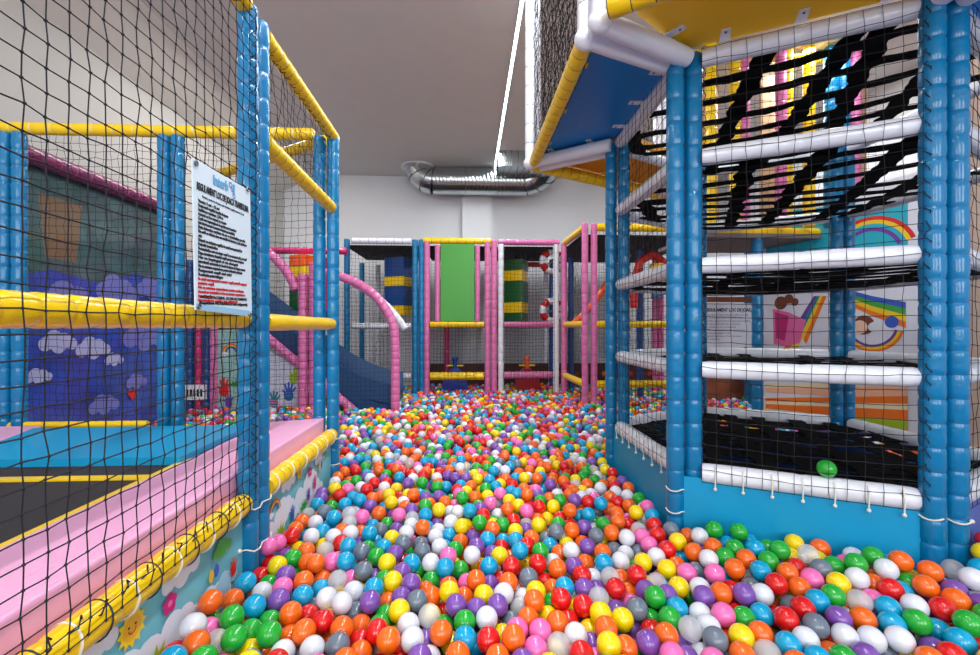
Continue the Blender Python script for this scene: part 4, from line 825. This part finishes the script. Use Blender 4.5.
# which balls show largest: nearest ones in view that nothing nearer covers
cand = []
for i, p in enumerate(Pn):
    if p[1] > 2.6 or p[1] < .5: continue
    x, y, z = proj(p); r = .035 * 435 / z
    if -5 < x < 985 and y < 655 + r * .4 and y > 440 and not (x < 238 and y < 560): cand.append((z, i, x, y, r))
cand.sort(); vis = []; grid = np.zeros((655, 980), bool)
yy, xx = np.mgrid[0:655, 0:980]
for z, i, x, y, r in cand:
    x0, x1, y0, y1 = int(max(0, x - r * 1.6)), int(min(980, x + r * 1.6)), int(max(0, y - r * 1.3)), int(min(655, y + r * 1.3))
    if x1 <= x0 or y1 <= y0: continue
    # outline of a sphere in a wide lens: angle test against the ray through its centre
    gx = (xx[y0:y1, x0:x1] - 490) / 435; gy = (yy[y0:y1, x0:x1] - 327.5) / 435; cx, cy = (x - 490) / 435, (y - 327.5) / 435
    dot = (1 + gx * cx + gy * cy) / np.sqrt((1 + gx ** 2 + gy ** 2) * (1 + cx ** 2 + cy ** 2)); dist_ = z * math.sqrt(1 + cx ** 2 + cy ** 2)
    msk = dot > math.cos(math.asin(.035 / dist_)); sub = grid[y0:y1, x0:x1]; area_ = msk.sum(); new = (msk & ~sub).sum(); sub |= msk
    if new > .30 * area_ and new > 60: vis.append((new, i, x, y, z))
vis.sort(reverse=True); vis = vis[:299]; top = [v[1] for v in vis]; VP_ = {v[1]: (v[2], v[3], v[4]) for v in vis}
# one mesh per colour, shared by its copies
PROTO = {}
for k in keys:
    b = MB(); b.ball((0, 0, 0), .035, BM[k], 32, 20)
    me = bpy.data.meshes.new('pit_ball_' + COL[k][0].replace(' ', '_')); me.from_pydata(b.v, [], b.f); me.materials.append(BM[k]); me.polygons.foreach_set('use_smooth', [True] * len(b.f)); PROTO[k] = me
def zone(p, sp):
    x, y, _ = sp; w = p
    d1 = math.hypot(w[0] - V1.x, w[1] - V1.y); d2 = math.hypot(w[0] - V2.x, w[1] - V2.y); t = (w[0] - V1.x) * fd.x + (w[1] - V1.y) * fd.y
    q = abs(-(w[0] - V1.x) * fd.y + (w[1] - V1.y) * fd.x)
    if math.hypot(w[0] - XP, w[1] - 1.72) < .22: return "by the trampoline's blue post"
    if w[0] < XP + .13: return 'against the cloud-print panel'
    if d2 < .26: return 'by the right-hand tower post'
    if d1 < .22: return 'at the middle tower post'
    if 0 < t < .95 and q < .2: return 'under the blue tower skirt'
    if w[0] > .8 and w[1] > 1.9: return 'beside the tower side skirt'
    e = 'nearest' if y > 615 else 'near' if y > 570 else 'further' if y > 520 else 'far'
    c = 'left' if x < 330 else 'centre' if x < 620 else 'right'
    return {'nearest': 'at the front edge', 'near': 'a little behind the front', 'further': 'midway into the pit', 'far': 'further into the pit'}[e] + (', %s' % c)
# neighbours in the picture by direction
info = {}
for i in top:
    x, y, z = VP_[i]; nb = {}
    for j in top:
        if j == i: continue
        a, b2, _ = VP_[j]; dx, dy = a - x, b2 - y; d = math.hypot(dx, dy)
        if d > 62: continue
        k = ('right' if dx > 0 else 'left') if abs(dx) > abs(dy) else ('in front' if dy > 0 else 'behind')
        if k not in nb or d < nb[k][0]: nb[k] = (d, COL[cols[j]][0])
    info[i] = (zone(Pn[i], VP_[i]), {k: v[1] for k, v in nb.items()})
def mk(i, keys_):
    z, nb = info[i]; s_ = '%s ball %s' % (COL[cols[i]][0], z); ex = [(nb[k], {'left': 'on left', 'right': 'on right'}.get(k, k)) for k in keys_ if k in nb]
    if ex: s_ += ': ' + ', '.join('%s %s' % e for e in ex)
    return s_
ALL = ['left', 'right', 'behind', 'in front']; import itertools
sets = [c for n_ in (0, 1, 2, 3, 4) for c in itertools.combinations(ALL, n_)]
lab = {}
from collections import Counter
cnt = [Counter(mk(i, s_) for i in top) for s_ in sets]
for i in top:
    for s_, c in zip(sets, cnt):
        if not all(k in info[i][1] for k in s_): continue
        if c[mk(i, s_)] == 1: lab[i] = mk(i, s_); break
    else: lab[i] = mk(i, ALL)
dup = Counter(lab.values()); seen = {}
for i in sorted(top, key=lambda i: VP_[i][0]):
    l = lab[i]
    if dup[l] > 1:
        n_ = seen.get(l, 0); seen[l] = n_ + 1
        lab[i] = l + (', leftmost such' if n_ == 0 else ', rightmost such' if n_ == dup[l] - 1 else ', middle such')
proto_obj = None
for i in top:
    if proto_obj is None: o = bpy.data.objects.new('pit_ball', PROTO[cols[i]]); proto_obj = o
    else: o = proto_obj.copy(); o.data = PROTO[cols[i]]
    C.objects.link(o); o.location = Pn[i].tolist(); o.rotation_euler = (random.uniform(0, 6), random.uniform(0, 6), 0)
    o['label'] = lab[i]; o['category'] = 'ball'; o['group'] = 'plastic balls in the front of the pit'
# the ball in the net
o = proto_obj.copy(); o.data = PROTO['g']; C.objects.link(o)
p = HV[1].lerp(HV[2], .60); o.location = (p.x, p.y, EYE + LEV[0] + .043 + .0345); o['label'] = 'single green ball resting on the white beam behind the tower net'; o['category'] = 'ball'
if 'group' in o: del o['group']
# everything else in the pit is one mass
S = set(top); rest = [i for i in range(len(Pn)) if i not in S]
def uni(nu, nv):
    b = MB(); b.ball((0, 0, 0), .035, BM['o'], nu, nv); return np.array(b.v), b.f
hi = uni(20, 12); lo = uni(10, 7); VS = []; FS = []; MI = []; off = 0
for i in rest:
    v_, f_ = hi if Pn[i][1] < 2.6 else lo
    VS.append(v_ + Pn[i]); FS.extend([tuple(a + off for a in f) for f in f_]); MI.extend([keys.index(cols[i])] * len(f_)); off += len(v_)
me = bpy.data.meshes.new('pit_balls'); me.from_pydata(np.concatenate(VS).tolist(), [], FS)
for k in keys: me.materials.append(BM[k])
me.polygons.foreach_set('material_index', MI); me.polygons.foreach_set('use_smooth', [True] * len(FS)); me.update()
o = bpy.data.objects.new('pit_balls', me); C.objects.link(o)
tag(o, 'sea of small multicoloured plastic balls filling the pit to the back bays', 'balls', 'plastic balls in the pit', 'stuff')
print('balls', len(Pn), 'top', len(top), 'dup labels', len(top) - len(set(lab.values())), 'max words', max(len(l.split()) for l in lab.values()))
